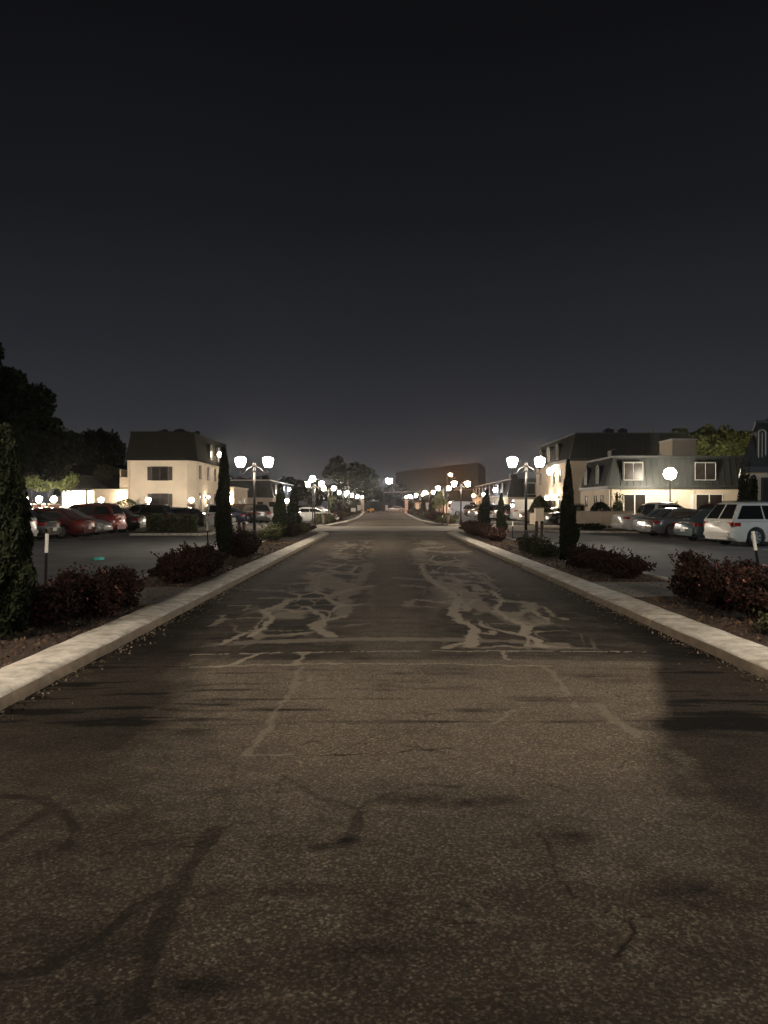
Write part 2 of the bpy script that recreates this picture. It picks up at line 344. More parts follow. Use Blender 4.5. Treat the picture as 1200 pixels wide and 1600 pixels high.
    v2 = N.new('ShaderNodeTexVoronoi'); v2.inputs['Scale'].default_value = 85; K(t.outputs['Object'], v2.inputs['Vector'])
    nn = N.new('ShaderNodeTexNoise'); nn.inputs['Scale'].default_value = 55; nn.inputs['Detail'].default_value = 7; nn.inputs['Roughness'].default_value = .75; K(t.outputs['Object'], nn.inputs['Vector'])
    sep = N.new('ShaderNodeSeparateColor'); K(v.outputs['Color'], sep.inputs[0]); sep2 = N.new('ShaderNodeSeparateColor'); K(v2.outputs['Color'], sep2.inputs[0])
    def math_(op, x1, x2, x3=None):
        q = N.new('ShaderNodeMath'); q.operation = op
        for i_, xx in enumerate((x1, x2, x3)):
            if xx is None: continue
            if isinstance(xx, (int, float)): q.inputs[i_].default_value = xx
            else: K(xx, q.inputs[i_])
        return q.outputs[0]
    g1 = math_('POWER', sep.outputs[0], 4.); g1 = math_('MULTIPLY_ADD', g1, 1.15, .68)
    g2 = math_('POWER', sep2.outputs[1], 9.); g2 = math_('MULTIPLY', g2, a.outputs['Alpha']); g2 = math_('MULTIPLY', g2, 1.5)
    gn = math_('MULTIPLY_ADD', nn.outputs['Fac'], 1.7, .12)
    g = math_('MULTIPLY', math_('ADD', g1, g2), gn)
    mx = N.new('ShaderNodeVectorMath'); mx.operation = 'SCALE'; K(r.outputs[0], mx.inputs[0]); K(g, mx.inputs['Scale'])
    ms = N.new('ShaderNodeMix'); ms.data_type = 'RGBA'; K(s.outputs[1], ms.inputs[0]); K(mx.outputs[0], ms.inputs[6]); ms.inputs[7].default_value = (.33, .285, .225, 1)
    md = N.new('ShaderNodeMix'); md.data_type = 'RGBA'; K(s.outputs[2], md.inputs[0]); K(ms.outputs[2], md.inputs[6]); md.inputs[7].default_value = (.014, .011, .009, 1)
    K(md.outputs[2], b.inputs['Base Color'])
    b.inputs['Roughness'].default_value = .85; b.inputs['Specular IOR Level'].default_value = .06
    bp = N.new('ShaderNodeBump'); bp.inputs['Strength'].default_value = .9; bp.inputs['Distance'].default_value = .007
    h = math_('ADD', math_('MULTIPLY', sep.outputs[1], .5), math_('MULTIPLY', math_('MULTIPLY', sep2.outputs[0], a.outputs['Alpha']), 1.2))
    K(math_('ADD', h, nn.outputs['Fac']), bp.inputs['Height']); K(bp.outputs[0], b.inputs['Normal'])
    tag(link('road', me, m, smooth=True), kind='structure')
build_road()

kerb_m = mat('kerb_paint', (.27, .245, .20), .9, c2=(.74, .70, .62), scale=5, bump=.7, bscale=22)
gut_m = mat('kerb_face', (.30, .235, .16), .9, c2=(.17, .13, .095), scale=5, bump=.6)  # unlit road-side face, its shade put into the darker beige
def kerb(path, wdt, h=.115, name='kerb', m=None, face=None):
    """path: list of (x,y) for the road-side foot; wdt signed offset to the back"""
    b = MB(); n = len(path); rings = []; fb = MB(); fr = []
    P = [Vector(p) for p in path]; dense = []
    for i in range(n - 1):
        L = (P[i + 1] - P[i]).length; k = max(1, int(L / .35))
        for j in range(k): dense.append(P[i].lerp(P[i + 1], j / k))
    dense.append(P[-1]); notch = set(); d2 = [dense[0]]
    for i in range(1, len(dense)):
        if i % 9 == 0 and (dense[i] - dense[i - 1]).length > .1:
            u_ = (dense[i] - dense[i - 1]).normalized(); d2 += [dense[i] - u_ * .03, dense[i], dense[i] + u_ * .03]; notch.add(len(d2) - 2)
        else: d2.append(dense[i])
    dense = d2
    for i, p in enumerate(dense):
        t = (dense[min(i + 1, len(dense) - 1)] - dense[max(i - 1, 0)]).normalized(); nn_ = Vector((t.y, -t.x)) * (1 if wdt > 0 else -1); ww = abs(wdt)
        j = lambda s_: random.uniform(-s_, s_)
        jj = j(.012); nd = .02 if i in notch else 0; h_ = h - nd; chip = random.choice((0, 0, 0, 0, .03)) * random.random()
        prof = [(0 + jj + nd, -.02), (.03 + jj + nd + chip, h_ * .82 - chip * .5), (.085 + jj + chip, h_ + j(.004)), (ww * .55, h_ + .006), (ww - .03, h_ + j(.004)), (ww + j(.006), h_ * .8), (ww, -.02)]
        rings.append([(p.x + nn_.x * u, p.y + nn_.y * u, z) for u, z in prof])
    k = 7; vs = [q for r in rings for q in r]
    fs = [(i * k + j, i * k + j + 1, (i + 1) * k + j + 1, (i + 1) * k + j) for i in range(len(rings) - 1) for j in range(k - 1)]
    fs += [tuple(range(k)), tuple(range((len(rings) - 1) * k, len(rings) * k))[::-1]]
    b.add(vs, fs); me = bpy.data.meshes.new(name); me.from_pydata(b.v, [], b.f); me.update()
    o = link(name, me, m or kerb_m, smooth=True); me.materials.append(gut_m)
    if face is not False:
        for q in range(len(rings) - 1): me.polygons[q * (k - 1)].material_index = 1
    return tag(o, kind='structure')
RY0 = -12
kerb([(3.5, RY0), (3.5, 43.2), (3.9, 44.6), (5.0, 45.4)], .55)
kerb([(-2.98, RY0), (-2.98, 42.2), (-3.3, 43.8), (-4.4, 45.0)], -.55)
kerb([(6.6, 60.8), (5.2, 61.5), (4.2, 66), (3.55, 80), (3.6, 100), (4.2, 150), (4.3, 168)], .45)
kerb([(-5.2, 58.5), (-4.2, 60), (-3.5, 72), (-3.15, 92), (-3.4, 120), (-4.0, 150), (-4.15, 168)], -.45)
# outer (lot side) kerbs of the planting strips
kerb([(5.85, RY0), (5.85, 12.5)], -.16, .13, face=False); kerb([(5.85, 15.3), (5.85, 43)], -.16, .13, face=False)
kerb([(-5.15, RY0), (-5.15, 11.2)], .16, .13, face=False); kerb([(-5.0, 14.6), (-5.15, 16), (-5.15, 43)], .16, .13, face=False)
sheet('planting_strip', 4.0, 5.72, RY0, 45, .085, soil, 2, 40); sheet('planting_strip', -5.02, -3.5, RY0, 44, .085, soil, 2, 40)
sheet('planting_strip', 4.0, 7.2, 62, 168, .07, soil, 2, 20); sheet('planting_strip', -6.8, -3.6, 60, 168, .07, soil, 2, 20)
pathm = mat('path_concrete', (.17, .15, .12), .9, var=.2, scale=3, bump=.5)
b = MB().box((4.9, 13.9, .055), (1.7, 2.3, .1)); tag(b.build('path', pathm, bevel=.01), kind='structure')
b = MB().box((-4.28, 12.9, .055), (1.5, 2.5, .1)); tag(b.build('path', pathm, bevel=.01), kind='structure')
# crossing drive in pale concrete
crossm = mat('drive_concrete', (.21, .185, .145), .85, c2=(.30, .265, .21), scale=.5, bump=.3)
sheet('crossing_drive', -30, 30, 46.5, 57.5, .052, crossm)
b = MB()
for y_ in (66, 78, 94, 112, 135): b.box((.3, y_, .052), (6.2, .5, .012))
tag(b.build('road_joint_strip', crossm), kind='structure')
# islands in the car parks
def island(poly, name='traffic_island'):
    b = MB().prism(poly, -.01, .13); tag(b.build(name, kerb_m, bevel=.03), kind='structure')
    b = MB().prism(insetp(poly, .16), .125, .145); tag(b.build('planting_strip', soil), kind='structure')
island([(-13.6, 41), (-9.9, 41), (-9.4, 42), (-9.9, 45.5), (-13.6, 45.5)])
island([(11.6, 45.0), (16.3, 44.2), (16.8, 45.5), (16.5, 51), (10.0, 51), (9.4, 47.5)])
island([(5.7 + 3, 58), (13.5, 57.5), (13.5, 60), (8.6, 60)])
island([(8.5, 73), (13, 73), (13, 75), (8.5, 75)])
island([(-15.2, 66), (-12.2, 66), (-12.0, 68), (-15.2, 68.5)])
# parking bay line paint
b = MB()
for k in range(9): b.box((-16.6, 30.3 + 2.85 * k, .0006 + .002), (4.6, .1, .004)); b.box((16.0, 28.4 + 3.0 * k, .003), (4.6, .1, .004), R(13))
tag(b.build('bay_markings', whitep), kind='structure')

# ================================================================ LAMP POSTS
def make_lamp():
    r = empty('lamp_post')
    MB().lathe([(.16, 0), (.16, .05), (.13, .10), (.125, .30), (.135, .33), (.10, .38), (.075, .46), (.085, .50), (.06, .55)], n=16).build('base', black, r, smooth=True)
    MB().tube([(0, 0, .5), (0, 0, 2.98)], [.058, .045], 12).build('pole', black, r, smooth=True)
    MB().lathe([(.05, 0), (.07, .03), (.07, .07), (.05, .10), (.062, .14), (.05, .17)], (0, 0, 2.82), 12).build('collar', black, r, smooth=True)
    fm = MB()
    for s in (-1, 1): fm.tube([(0, 0, 2.98), (s * .022, 0, 3.06), (s * .03, 0, 3.14), (s * .025, 0, 3.22)], [.03, .03, .022, .008], 8)
    fm.build('finial', black, r, smooth=True)
    arm = lant = None
    for s in (-1, 1):
        if arm is None:
            p = [(.03, 3.08), (.10, 3.0), (.19, 2.965), (.27, 2.91), (.33, 2.81), (.40, 2.745), (.47, 2.745), (.525, 2.80), (.53, 2.88), (.53, 2.97)]
            am = MB().tube([(x, 0, z) for x, z in p], [.03, .028, .026, .026, .024, .022, .020, .020, .022, .024], 8)
            am.tube([(.28, 0, 2.90), (.22, 0, 2.82), (.14, 0, 2.79), (.09, 0, 2.83), (.12, 0, 2.88)], .012, 6)
            arm = am.build('arm', black, r, smooth=True)
            lant = MB().lathe([(.02, -.06), (.06, -.03), (.10, 0), (.12, .03), (.11, .04)], n=14).build('lantern', black, r, smooth=True); lant.location = (.53, 0, 2.97)
            MB().lathe([(.10, .035), (.135, .07), (.165, .16), (.195, .27), (.205, .33), (.19, .37), (.11, .41), (.03, .43)], n=16).build('globe', LM, lant, smooth=True)
            MB().lathe([(.06, .42), (.045, .45), (.02, .47), (.008, .52)], n=10).build('cap', black, lant, smooth=True)
        else:
            dup(arm, rz=math.pi, parent=r); dup(lant, loc=(-.53, 0, 2.97), parent=r)
    return r
LP = [(5.5, 29.8, 'right', 'closest to the camera'), (6.0, 60, 'right', 'second along its row'), (5.8, 75, 'right', 'third along its row'), (5.75, 98, 'right', 'fourth along its row'), (5.6, 121, 'right', 'fifth along its row'), (5.2, 138, 'right', 'sixth along its row'), (5.0, 155, 'right', 'seventh along its row'),
      (-5.02, 29.8, 'left', 'closest to the camera'), (-5.4, 60, 'left', 'second along its row'), (-5.4, 75, 'left', 'third along its row'), (-5.3, 100, 'left', 'fourth along its row'), (-5.6, 122, 'left', 'fifth along its row'), (-5.3, 139, 'left', 'sixth along its row'), (-4.9, 155, 'left', 'seventh along its row'),
      (5.7, 5.6, 'right', 'level with the viewer'), (-5.2, 5.6, 'left', 'level with the viewer')]
lamp0 = make_lamp(); tag(lamp0, 'x', 'street lamp')
for i, (x, y, sd, wh) in enumerate(LP):
    lb = f'black twin-globe lamp post on the {sd} side of the road, {wh}'
    gz = .085
    if i == 0: lamp0.location = (x, y, gz); tag(lamp0, lb, group='twin-globe lamp posts lining the road'); 
    else: dup(lamp0, (x, y, gz), random.uniform(-.3, .3) if i not in (7,) else .05, lb, 'twin-globe lamp posts lining the road')

# ================================================================ BUILDINGS
def hit(P, Q, px):
    s = (px - 600) / F; dx, dy = Q[0] - P[0], Q[1] - P[1]
    t = (s * P[1] - P[0]) / (dx - s * dy); return t
class House:
    def __init__(s, name, label, poly, ze, zt, inset=.5, wm=stucco, rm=roofm, cat='building', ribs=.45, overhang=.12, z0=-.01, ribcol=None):
        s.poly = poly; s.ze = ze; s.zt = zt; s.inset = inset
        cx = sum(p[0] for p in poly) / len(poly); cy = sum(p[1] for p in poly) / len(poly)
        s.r = empty(name, (cx, cy, 0)); s.o = (cx, cy); tag(s.r, label, cat)
        L = [(p[0] - cx, p[1] - cy) for p in poly]; s.L = L
        MB().prism(L, z0, ze).build('wall', wm, s.r)
        b = MB(); lo = insetp(L, -overhang); hi = insetp(L, inset)
        n = len(L); k = .10
        if zt > ze:
            vs = [(p[0], p[1], ze - .14) for p in lo] + [(p[0], p[1], ze + k) for p in lo] + [(p[0], p[1], zt) for p in hi]
            fs = [tuple(range(n))[::-1], tuple(range(2 * n, 3 * n))]
            for i in range(n):
                j = (i + 1) % n; fs += [(i, j, n + j, n + i), (n + i, n + j, 2 * n + j, 2 * n + i)]
            b.add(vs, fs)
            for i in range(n):
                j = (i + 1) % n; a, c, a2, c2 = [Vector((*p, 0)) for p in (lo[i], lo[j], hi[i], hi[j])]
                Lg = (c - a).length; m_ = int(Lg / ribs)
                for q in range(1, m_):
                    t = q / m_; p0 = a.lerp(c, t); e = (c - a).normalized(); nrm = Vector((e.y, -e.x, 0))
                    p1 = p0 - nrm * (inset + overhang)
                    if (p1 - a2).dot(e) < 0 or (p1 - c2).dot(e) > 0: continue
                    u = e * .018; o_ = nrm * .045
                    A = Vector((p0.x, p0.y, ze + k)); B = Vector((p1.x, p1.y, zt))
                    b.add([A - u, A + u, A + u + o_, A - u + o_, B - u, B + u, B + u + o_, B - u + o_], [(0, 1, 2, 3), (4, 7, 6, 5), (1, 5, 6, 2), (3, 2, 6, 7), (0, 3, 7, 4)])
        else:
            b.prism(lo, ze, ze + .18)
        s.roof = b.build('roof', rm, s.r)
        if zt > ze: 
            t_ = MB(); hh = insetp(L, inset - .07); h2 = insetp(L, inset + .08)
            for i in range(n):
                j = (i + 1) % n
                t_.add([(*hh[i], zt - .05), (*hh[j], zt - .05), (*hh[j], zt + .09), (*hh[i], zt + .09), (*h2[i], zt - .05), (*h2[j], zt - .05), (*h2[j], zt + .09), (*h2[i], zt + .09)], [(0, 1, 2, 3), (4, 7, 6, 5), (3, 2, 6, 7)])
            t_.build('coping', ribcol or rm, s.roof)
    def fr(s, i):
        P = Vector(s.poly[i]); Q = Vector(s.poly[(i + 1) % len(s.poly)]); e = (Q - P).normalized(); n = Vector((e.y, -e.x)); return P, Q, e, n
    def pt(s, i, u, out, z):
        P, Q, e, n = s.fr(i); p = P + e * u + n * out; return (p.x - s.o[0], p.y - s.o[1], z)
    def ub(s, i, px):
        P, Q, e, n = s.fr(i); return hit(P, Q, px) * (Q - P).length
    def slab(s, b, i, u0, u1, z0, z1, o0, o1):
        vs = [s.pt(i, u, o, z) for o in (o0, o1) for (u, z) in ((u0, z0), (u1, z0), (u1, z1), (u0, z1))]
        b.add(vs, [(0, 3, 2, 1), (4, 5, 6, 7), (0, 1, 5, 4), (1, 2, 6, 5), (2, 3, 7, 6), (3, 0, 4, 7)])
    def win(s, i, u0, u1, z0, z1, div=1, shutters=False, fm=None, out=0, gm=None, name='window'):
        fm = fm or whitep; b = MB(); t = .06
        s.slab(b, i, u0 - t, u1 + t, z1, z1 + t, out - .03, out + .05); s.slab(b, i, u0 - t - .03, u1 + t + .03, z0 - t, z0, out - .03, out + .09)
        s.slab(b, i, u0 - t, u0, z0, z1, out - .03, out + .05); s.slab(b, i, u1, u1 + t, z0, z1, out - .03, out + .05)
        for k in range(1, div): u = u0 + (u1 - u0) * k / div; s.slab(b, i, u - .035, u + .035, z0, z1, out - .02, out + .045)
        w_ = b.build(name, fm, s.r)
        g = MB(); s.slab(g, i, u0, u1, z0, z1, out - .02, out + .012); g.build('pane', gm or glassd, w_)
        if shutters:
            for (a, c) in ((u0 - .42, u0 - .08), (u1 + .08, u1 + .42)):
                q = MB(); s.slab(q, i, a, c, z0 - .03, z1 + .03, 0, .05)
                k = z0
                while k < z1: s.slab(q, i, a + .04, c - .04, k, k + .05, .05, .065); k += .09
                q.build('shutter', shut, w_)
        return w_
    def winpx(s, i, x0, x1, y0, y1, **k):
        u0, u1 = sorted((s.ub(i, x0), s.ub(i, x1))); P, Q, e, n = s.fr(i); d = (P + e * (u0 + u1) / 2).y
        return s.win(i, u0, u1, PZ(y1, d), PZ(y0, d), **k)
    def dormer(s, i, u0, u1, z0, z1, arch=True, fm=None):
        """an upright window standing proud of the mansard slope"""
        b = MB(); w_ = u1 - u0; uc = (u0 + u1) / 2; o1 = .10; o0 = -s.inset
        pts = [(u0 - .08, z0 - .08), (u1 + .08, z0 - .08), (u1 + .08, z1)]
        if arch: pts += [(uc + (w_ / 2 + .08) * math.cos(a), z1 + (w_ / 2 + .08) * .8 * math.sin(a)) for a in [math.pi * k / 8 for k in range(1, 8)]]
        pts += [(u0 - .08, z1)] if arch else [(u1 + .08, z1 + .08), (u0 - .08, z1 + .08)]
        n = len(pts); vs = [s.pt(i, u, o1, z) for u, z in pts] + [s.pt(i, u, o0, z) for u, z in pts]
        b.add(vs, [tuple(range(n)), tuple(range(n, 2 * n))[::-1]] + [(k, n + k, n + (k + 1) % n, (k + 1) % n) for k in range(n)])
        d_ = b.build('dormer', roofb if fm is None else fm, s.r)
        g = MB(); gp = [(u0, z0), (u1, z0), (u1, z1)]
        if arch: gp += [(uc + w_ / 2 * math.cos(a), z1 + w_ / 2 * .8 * math.sin(a)) for a in [math.pi * k / 8 for k in range(1, 8)]]
        gp += [(u0, z1)]; n = len(gp)
        g.add([s.pt(i, u, o1 + .015, z) for u, z in gp] + [s.pt(i, u, o1 - .01, z) for u, z in gp], [tuple(range(n)), tuple(range(n, 2 * n))[::-1]] + [(k, n + k, n + (k + 1) % n, (k + 1) % n) for k in range(n)])
        g.build('pane', glassd, d_)
        f = MB(); t = .032
        loop = gp + [gp[0]]
        for (a, c) in zip(loop[:-1], loop[1:]): f.tube([s.pt(i, a[0], o1 + .02, a[1]), s.pt(i, c[0], o1 + .02, c[1])], t, 4)
        f.tube([s.pt(i, uc, o1 + .02, z0), s.pt(i, uc, o1 + .02, z1)], .02, 4)
        f.build('window_frame', mat('grey_frame', (.34, .34, .32), .6), d_); return d_
    def lamp(s, i, u, z, r=.12, out=.2, m=None, name='wall_light'):
        b = MB(); s.slab(b, i, u - .05, u + .05, z - .12, z + .12, 0, out - r * .6); o = b.build(name, black, s.r)
        c = s.pt(i, u, out, z)
        MB().lathe([(r * .3, -r * 1.1), (r * .8, -r * .7), (r, 0), (r * .8, r * .7), (r * .3, r * 1.1)], c, 10).build('glass', m or LMP, o, smooth=True)
    def unit(s, x, y, w_, h, name='roof_unit', m=None):
        g = MB().box((x - s.o[0], y - s.o[1], s.zt + h / 2), (w_, w_, h)); g.lathe([(w_ * .3, h), (w_ * .3, h + .12)], (x - s.o[0], y - s.o[1], s.zt), 10); g.build(name, m or trimm, s.roof)

# left two storey house (A)
A = House('apartment_house', 'cream two-storey house with dark mansard roof behind the parked cars on the left', [(-22.9, 68.7), (-17.6, 68.7), (-17.0, 69.8), (-17.0, 84), (-22.9, 84)][:5], 5.77, 8.15, .24, stucco, roofd, ribs=99)
A.winpx(0, 238, 262, 730, 750, div=2, shutters=True, fm=shut); A.winpx(0, 238, 262, 772, 800, div=2, shutters=True, fm=shut)
for u in (1.0, 4.2, 7.2, 10.4): A.win(2, u, u + .62, 4.1, 5.25, fm=shut); A.win(2, u, u + .62, 1.0, 2.7, fm=shut)
for u in (5.0, 8.6): A.dormer(2, u, u + .8, 6.1, 7.2)
A.lamp(2, 7.2, 6.7, .22, .55, LMP, 'wall_light'); A.lamp(2, 3.4, 2.4, .12, .3, LMP)
A.unit(-19, 72, 1.0, .5); A.unit(-20.5, 72, .8, .45); A.unit(-17.9, 74, .6, .5)
b = MB(); A.slab(b, 0, .12, .22, 0, 5.7, 0, .09); A.slab(b, 2, 9.0, 9.1, 0, 5.7, 0, .09); b.build('downspout', stucco2, A.r)
# balcony wing to its left
W_ = House('apartment_wing', 'cream wing with an upper balcony joined to the left of the two-storey house', [(-27.5, 70.5), (-22.95, 70.5), (-22.95, 80), (-27.5, 80)], 2.95, 2.95, 0, stucco2, stucco, ribs=9)
b = MB(); W_.slab(b, 0, 3.3, 4.5, 3.15, 4.2, -.1, .05); W_.slab(b, 0, 3.3, 4.5, 4.2, 4.95, -1.9, -1.8); W_.slab(b, 0, 3.3, 3.4, 3.15, 4.95, -1.9, 0); b.build('balcony', stucco, W_.r)
W_.lamp(0, 3.6, 2.35, .2, .3)
# dark roofed block behind, far left
D0 = House('dark_roof_house', 'low dark-roofed house half hidden behind the lit entrance hall on the left', [(-36, 84), (-27.6, 84), (-27.6, 95), (-36, 95)], 2.8, 6.0, 1.2, stucco2, roofd)
# entrance pavilion with its lit glass front
V = House('entrance_pavilion', 'small hip-roofed entrance pavilion with a brightly lit glass front at far left', [(-29.6, 70.5), (-26.9, 70.5), (-26.9, 75), (-29.6, 75)], 3.1, 4.35, 1.1, stucco2, roofm)
lit = lampmat('lit_interior', (1, .86, .62), 7)
x0 = PX(98, 70.4); x1 = PX(150, 70.4)
V.win(0, V.ub(0, 98), V.ub(0, 134), .7, 2.95, div=1, gm=lit, out=.02); V.win(0, V.ub(0, 137), V.ub(0, 147), .5, 2.95, gm=lit, out=.02)
# low wing between house A and the crossing, left
A2 = House('garden_wing', 'single-storey beige wing with a lamp just past the two-storey house', [(-21, 85), (-16.6, 85), (-16.6, 93.5), (-21, 93.5)], 3.5, 3.5, 0, stucco2, stucco)
A2.lamp(0, A2.ub(0, 361), 2.35, .22, .3); A2.win(1, 3, 3.8, 1.2, 2.4, fm=shut); A2.win(1, 6, 6.8, 1.2, 2.4, fm=shut)
# far left mansard house
DD = House('mansard_house', 'distant green-roofed mansard house on the left beyond the two-storey one', [(-27, 112), (-16.2, 112), (-16.2, 142), (-27, 142)], 2.9, 5.3, .5, stucco, roofm, ribcol=whitep)
for x in (403, 421): DD.win(0, DD.ub(0, x), DD.ub(0, x) + .7, .9, 2.1, fm=shut)
for k in range(6): DD.dormer(1, 2 + k * 4.6, 3 + k * 4.6, 3.5, 4.4); DD.win(1, 2 + k * 4.6, 3 + k * 4.6, .9, 2.2, fm=shut)
DD.lamp(1, 3.5, 3.7, .2, .4); DD.lamp(1, 14, 4.3, .22, .6, LMW)
DD.unit(-19, 116, 1, .6); DD.unit(-22, 117, 1, .6)
# right: two storey house (RA)
RA = House('apartment_house', 'tall beige two-storey house with green mansard roof at right, window lamp on its road side', [(17.0, 70), (28.4, 70), (28.4, 86), (17.0, 86)], 5.8, 8.2, .55, stucco2, roofm)
for u, in ((2.2,), (9.0,), (11.5,)): RA.win(3, u, u + .62, 3.9, 5.0, fm=shut); RA.win(3, u, u + .62, 1.0, 2.7, fm=shut)
for u in (2.5, 6.5, 10.5): RA.dormer(3, u, u + .9, 6.1, 7.2)
RA.win(3, 8.4, 9.6, 3.4, 5.0, fm=whitep)
uu = RA.ub(3, 867); RA.lamp(3, uu, 5.0, .30, .5, LMP); RA.lamp(3, RA.ub(3, 861), 2.4, .2, .4); RA.lamp(3, RA.ub(3, 874), 2.4, .2, .4)
RA.unit(21, 72, .8, .5); RA.unit(22.3, 72, .7, .5); RA.unit(25.2, 72, .25, .5, 'roof_vent', whitep); RA.unit(27.3, 72, .25, .25, 'roof_vent', whitep)
# stair tower box
b = MB().prism([(PX(1050, 64), 64), (PX(1088, 64), 64), (PX(1088, 64), 67), (PX(1050, 64), 67)], 0, 7.1)
st = empty('stair_tower', (PX(1069, 64), 65, 0)); 
me_ = MB().prism([(-1.0, -1), (1.0, -1), (1.0, 2), (-1.0, 2)], 0, 7.05).build('wall', stucco, st); MB().prism([(-1.06, -1.06), (1.06, -1.06), (1.06, 2.06), (-1.06, 2.06)], 7.05, 7.17).build('coping', whitep, st)
tag(st, 'square beige stair tower rising behind the low mansard house on the right', 'tower')
# right: low mansard house (RB)
RB = House('mansard_house', 'long cream house with green metal mansard upper floor behind the white minivan', [(16.1, 55), (26.5, 55), (26.5, 63), (16.1, 63)], 2.92, 5.1, .42, stucco, roofm)
for x0_, x1_ in ((974, 1003), (1085, 1117)):
    u0, u1 = RB.ub(0, x0_), RB.ub(0, x1_); d_ = RB.dormer(0, u0, u1, PZ(750, 55), PZ(723, 55), arch=False, fm=roofm)
RB.winpx(0, 975, 1008, 773, 803, div=2); RB.winpx(0, 929, 936, 774, 787, fm=shut) if RB.ub(0, 936) > 0 else None
RB.winpx(0, 1088, 1128, 773, 803, div=2)
b = MB(); RB.slab(b, 0, RB.ub(0, 1078), RB.ub(0, 1087), .9, 2.4, 0, .08); b.build('shutter', whitep, RB.r)
for u in (1.6, 5.0): RB.dormer(3, u, u + .75, 3.3, 4.3)
for u in (1.6, 4.2, 6.0): RB.win(3, u, u + .5, 1.6, 2.3, fm=shut)
RB.unit(17.3, 57.5, .9, .6); RB.unit(20, 58, .5, .35); RB.unit(20.8, 58, .3, .3, 'roof_vent', whitep); RB.unit(25.6, 57, .2, .2, 'roof_vent', whitep)
b = MB(); RB.slab(b, 0, .15, .25, 0, 2.9, 0, .09); RB.slab(b, 0, 6.0, 6.1, 0, 2.9, 0, .09); b.build('downspout', stucco2, RB.r)
# right edge: near corner house (RC)
RC = House('corner_house', 'near house at right edge with black mansard roof and an arched dormer', [(17.0, 36), (30, 36), (30, 44), (20.6, 44)], 3.3, 5.55, .42, stucco2, roofb, ribs=.3, overhang=.28)
RC.dormer(0, RC.ub(0, 1183), RC.ub(0, 1194), 3.75, 5.0); RC.dormer(0, RC.ub(0, 1235), RC.ub(0, 1247), 3.75, 5.0)
RC.winpx(0, 1191, 1222, 748, 786, div=2, fm=shut)
# right far mansard house (RE)
RE = House('mansard_house', 'distant green-roofed house on the right, lit orange at its far end', [(16.8, 104), (32, 104), (32, 146), (16.8, 146)], 2.9, 5.2, .5, stucco, roofm)
for k in range(9): RE.dormer(3, 2 + k * 4.4, 2.9 + k * 4.4, 3.5, 4.4); RE.win(3, 2 + k * 4.4, 2.9 + k * 4.4, .9, 2.3, fm=shut)
RE.winpx(0, 822, 836, 755, 772, fm=whitep, out=.05); RE.winpx(0, 816, 838, 783, 795, div=2, fm=shut)
for u, z, m_ in ((6, 3.4, LMO), (20, 3.4, LMP), (33, 3.9, LMW)): RE.lamp(3, u, z, .25, .5, m_)
RE.unit(18, 107, 1, .8)
# dark hall far beyond the gate
HB = House('dark_hall', 'large unlit dark hall closing the view to the right of the road', [(3.9, 262), (25, 204), (31, 235), (9, 290)], 12.9, 12.9, 0, mat('dark_brick', (.014, .011, .009), .95, var=.2), roofb, ribs=3)
b = MB(); HB.slab(b, 0, 1, 27, 4.5, 4.7, 0, .4); b.build('ledge', mat('grey_trim', (.10, .08, .065), .8), HB.r)
HB.win(1, 4, 6, 5, 7, fm=shut)
HL = House('carport_building', 'long dark low building across the end of the road with a pale balcony strip', [(-16, 232), (3, 232), (3, 240), (-16, 240)], 4.4, 4.4, 0, roofb, roofb, ribs=9)
b = MB(); HL.slab(b, 0, 11, 16.5, 2.9, 3.15, 0, .6)
for k in (11.4, 12.7, 14.2, 15.6): HL.slab(b, 0, k, k + .25, 3.15, 4.3 + .3 * math.sin(k * 3), .3, .5)
b.build('balcony', whitep, HL.r); HL.lamp(0, 13, 3.9, .12, .6, LMW)
# orange lit garage far right
OG = House('garage', 'small garage with pale doors glowing orange under the sodium street light', [(6.6, 168), (16, 166), (16, 172), (6.6, 172)], 2.3, 2.3, 0, mat('garage_wall', (.5, .4, .3), .9), roofb)
for u in (.4, 3.2, 6.2): b = MB(); OG.slab(b, 0, u, u + 2.3, 0, 2.0, 0, .05); b.build('door', whitep, OG.r)

# gate pillars
def pillar(x, y, lab):
    r = empty('gate_pillar', (x, y, 0)); tag(r, lab, 'pillar', 'gate pillars at the end of the road')
    MB().box((0, 0, 1.35), (.7, .7, 2.7)).build('shaft', stucco, r, bevel=.02); MB().box((0, 0, 2.78), (.95, .95, .16)).build('cap', stucco, r); MB().box((0, 0, .15), (.85, .85, .3)).build('plinth', stucco, r)
pillar(-4.75, 170, 'pale gate pillar at the left end of the road'); pillar(4.9, 168, 'orange-lit gate pillar at the right end of the road')

# ================================================================ SINGLE LAMPS, PILLAR GLOBES
def globe_post(x, y, h, r, lab, m=LMS, name='globe_lamp', brickh=0, pm=None, group=None):
    e = empty(name, (x, y, 0)); tag(e, lab, 'lamp', group)
    if brickh:
        MB().box((0, 0, brickh / 2), (.6, .6, brickh)).build('pillar', brick, e, bevel=.01); MB().box((0, 0, brickh + .04), (.72, .72, .08)).build('cap', conc, e)
        MB().lathe([(.10, 0), (.10, .06), (.06, .12)], (0, 0, brickh + .08), 10).build('holder', black, e)
        zc = brickh + .18 + r
    else:
        MB().tube([(0, 0, 0), (0, 0, h - r)], .05, 8).build('pole', pm or black, e); MB().lathe([(.12, 0), (.12, .08), (.06, .3)], n=10).build('base', pm or black, e); zc = h
        MB().lathe([(.05, 0), (.11, .08), (.11, .1)], (0, 0, h - r - .08), 10).build('holder', black, e)
    MB().lathe([(r * math.sin(math.pi * k / 8) + .004, -r * math.cos(math.pi * k / 8)) for k in range(9)], (0, 0, zc), 14).build('globe', m, e, smooth=True)
    return e
gg = 'globe lamps on brick pillars along the left fence'
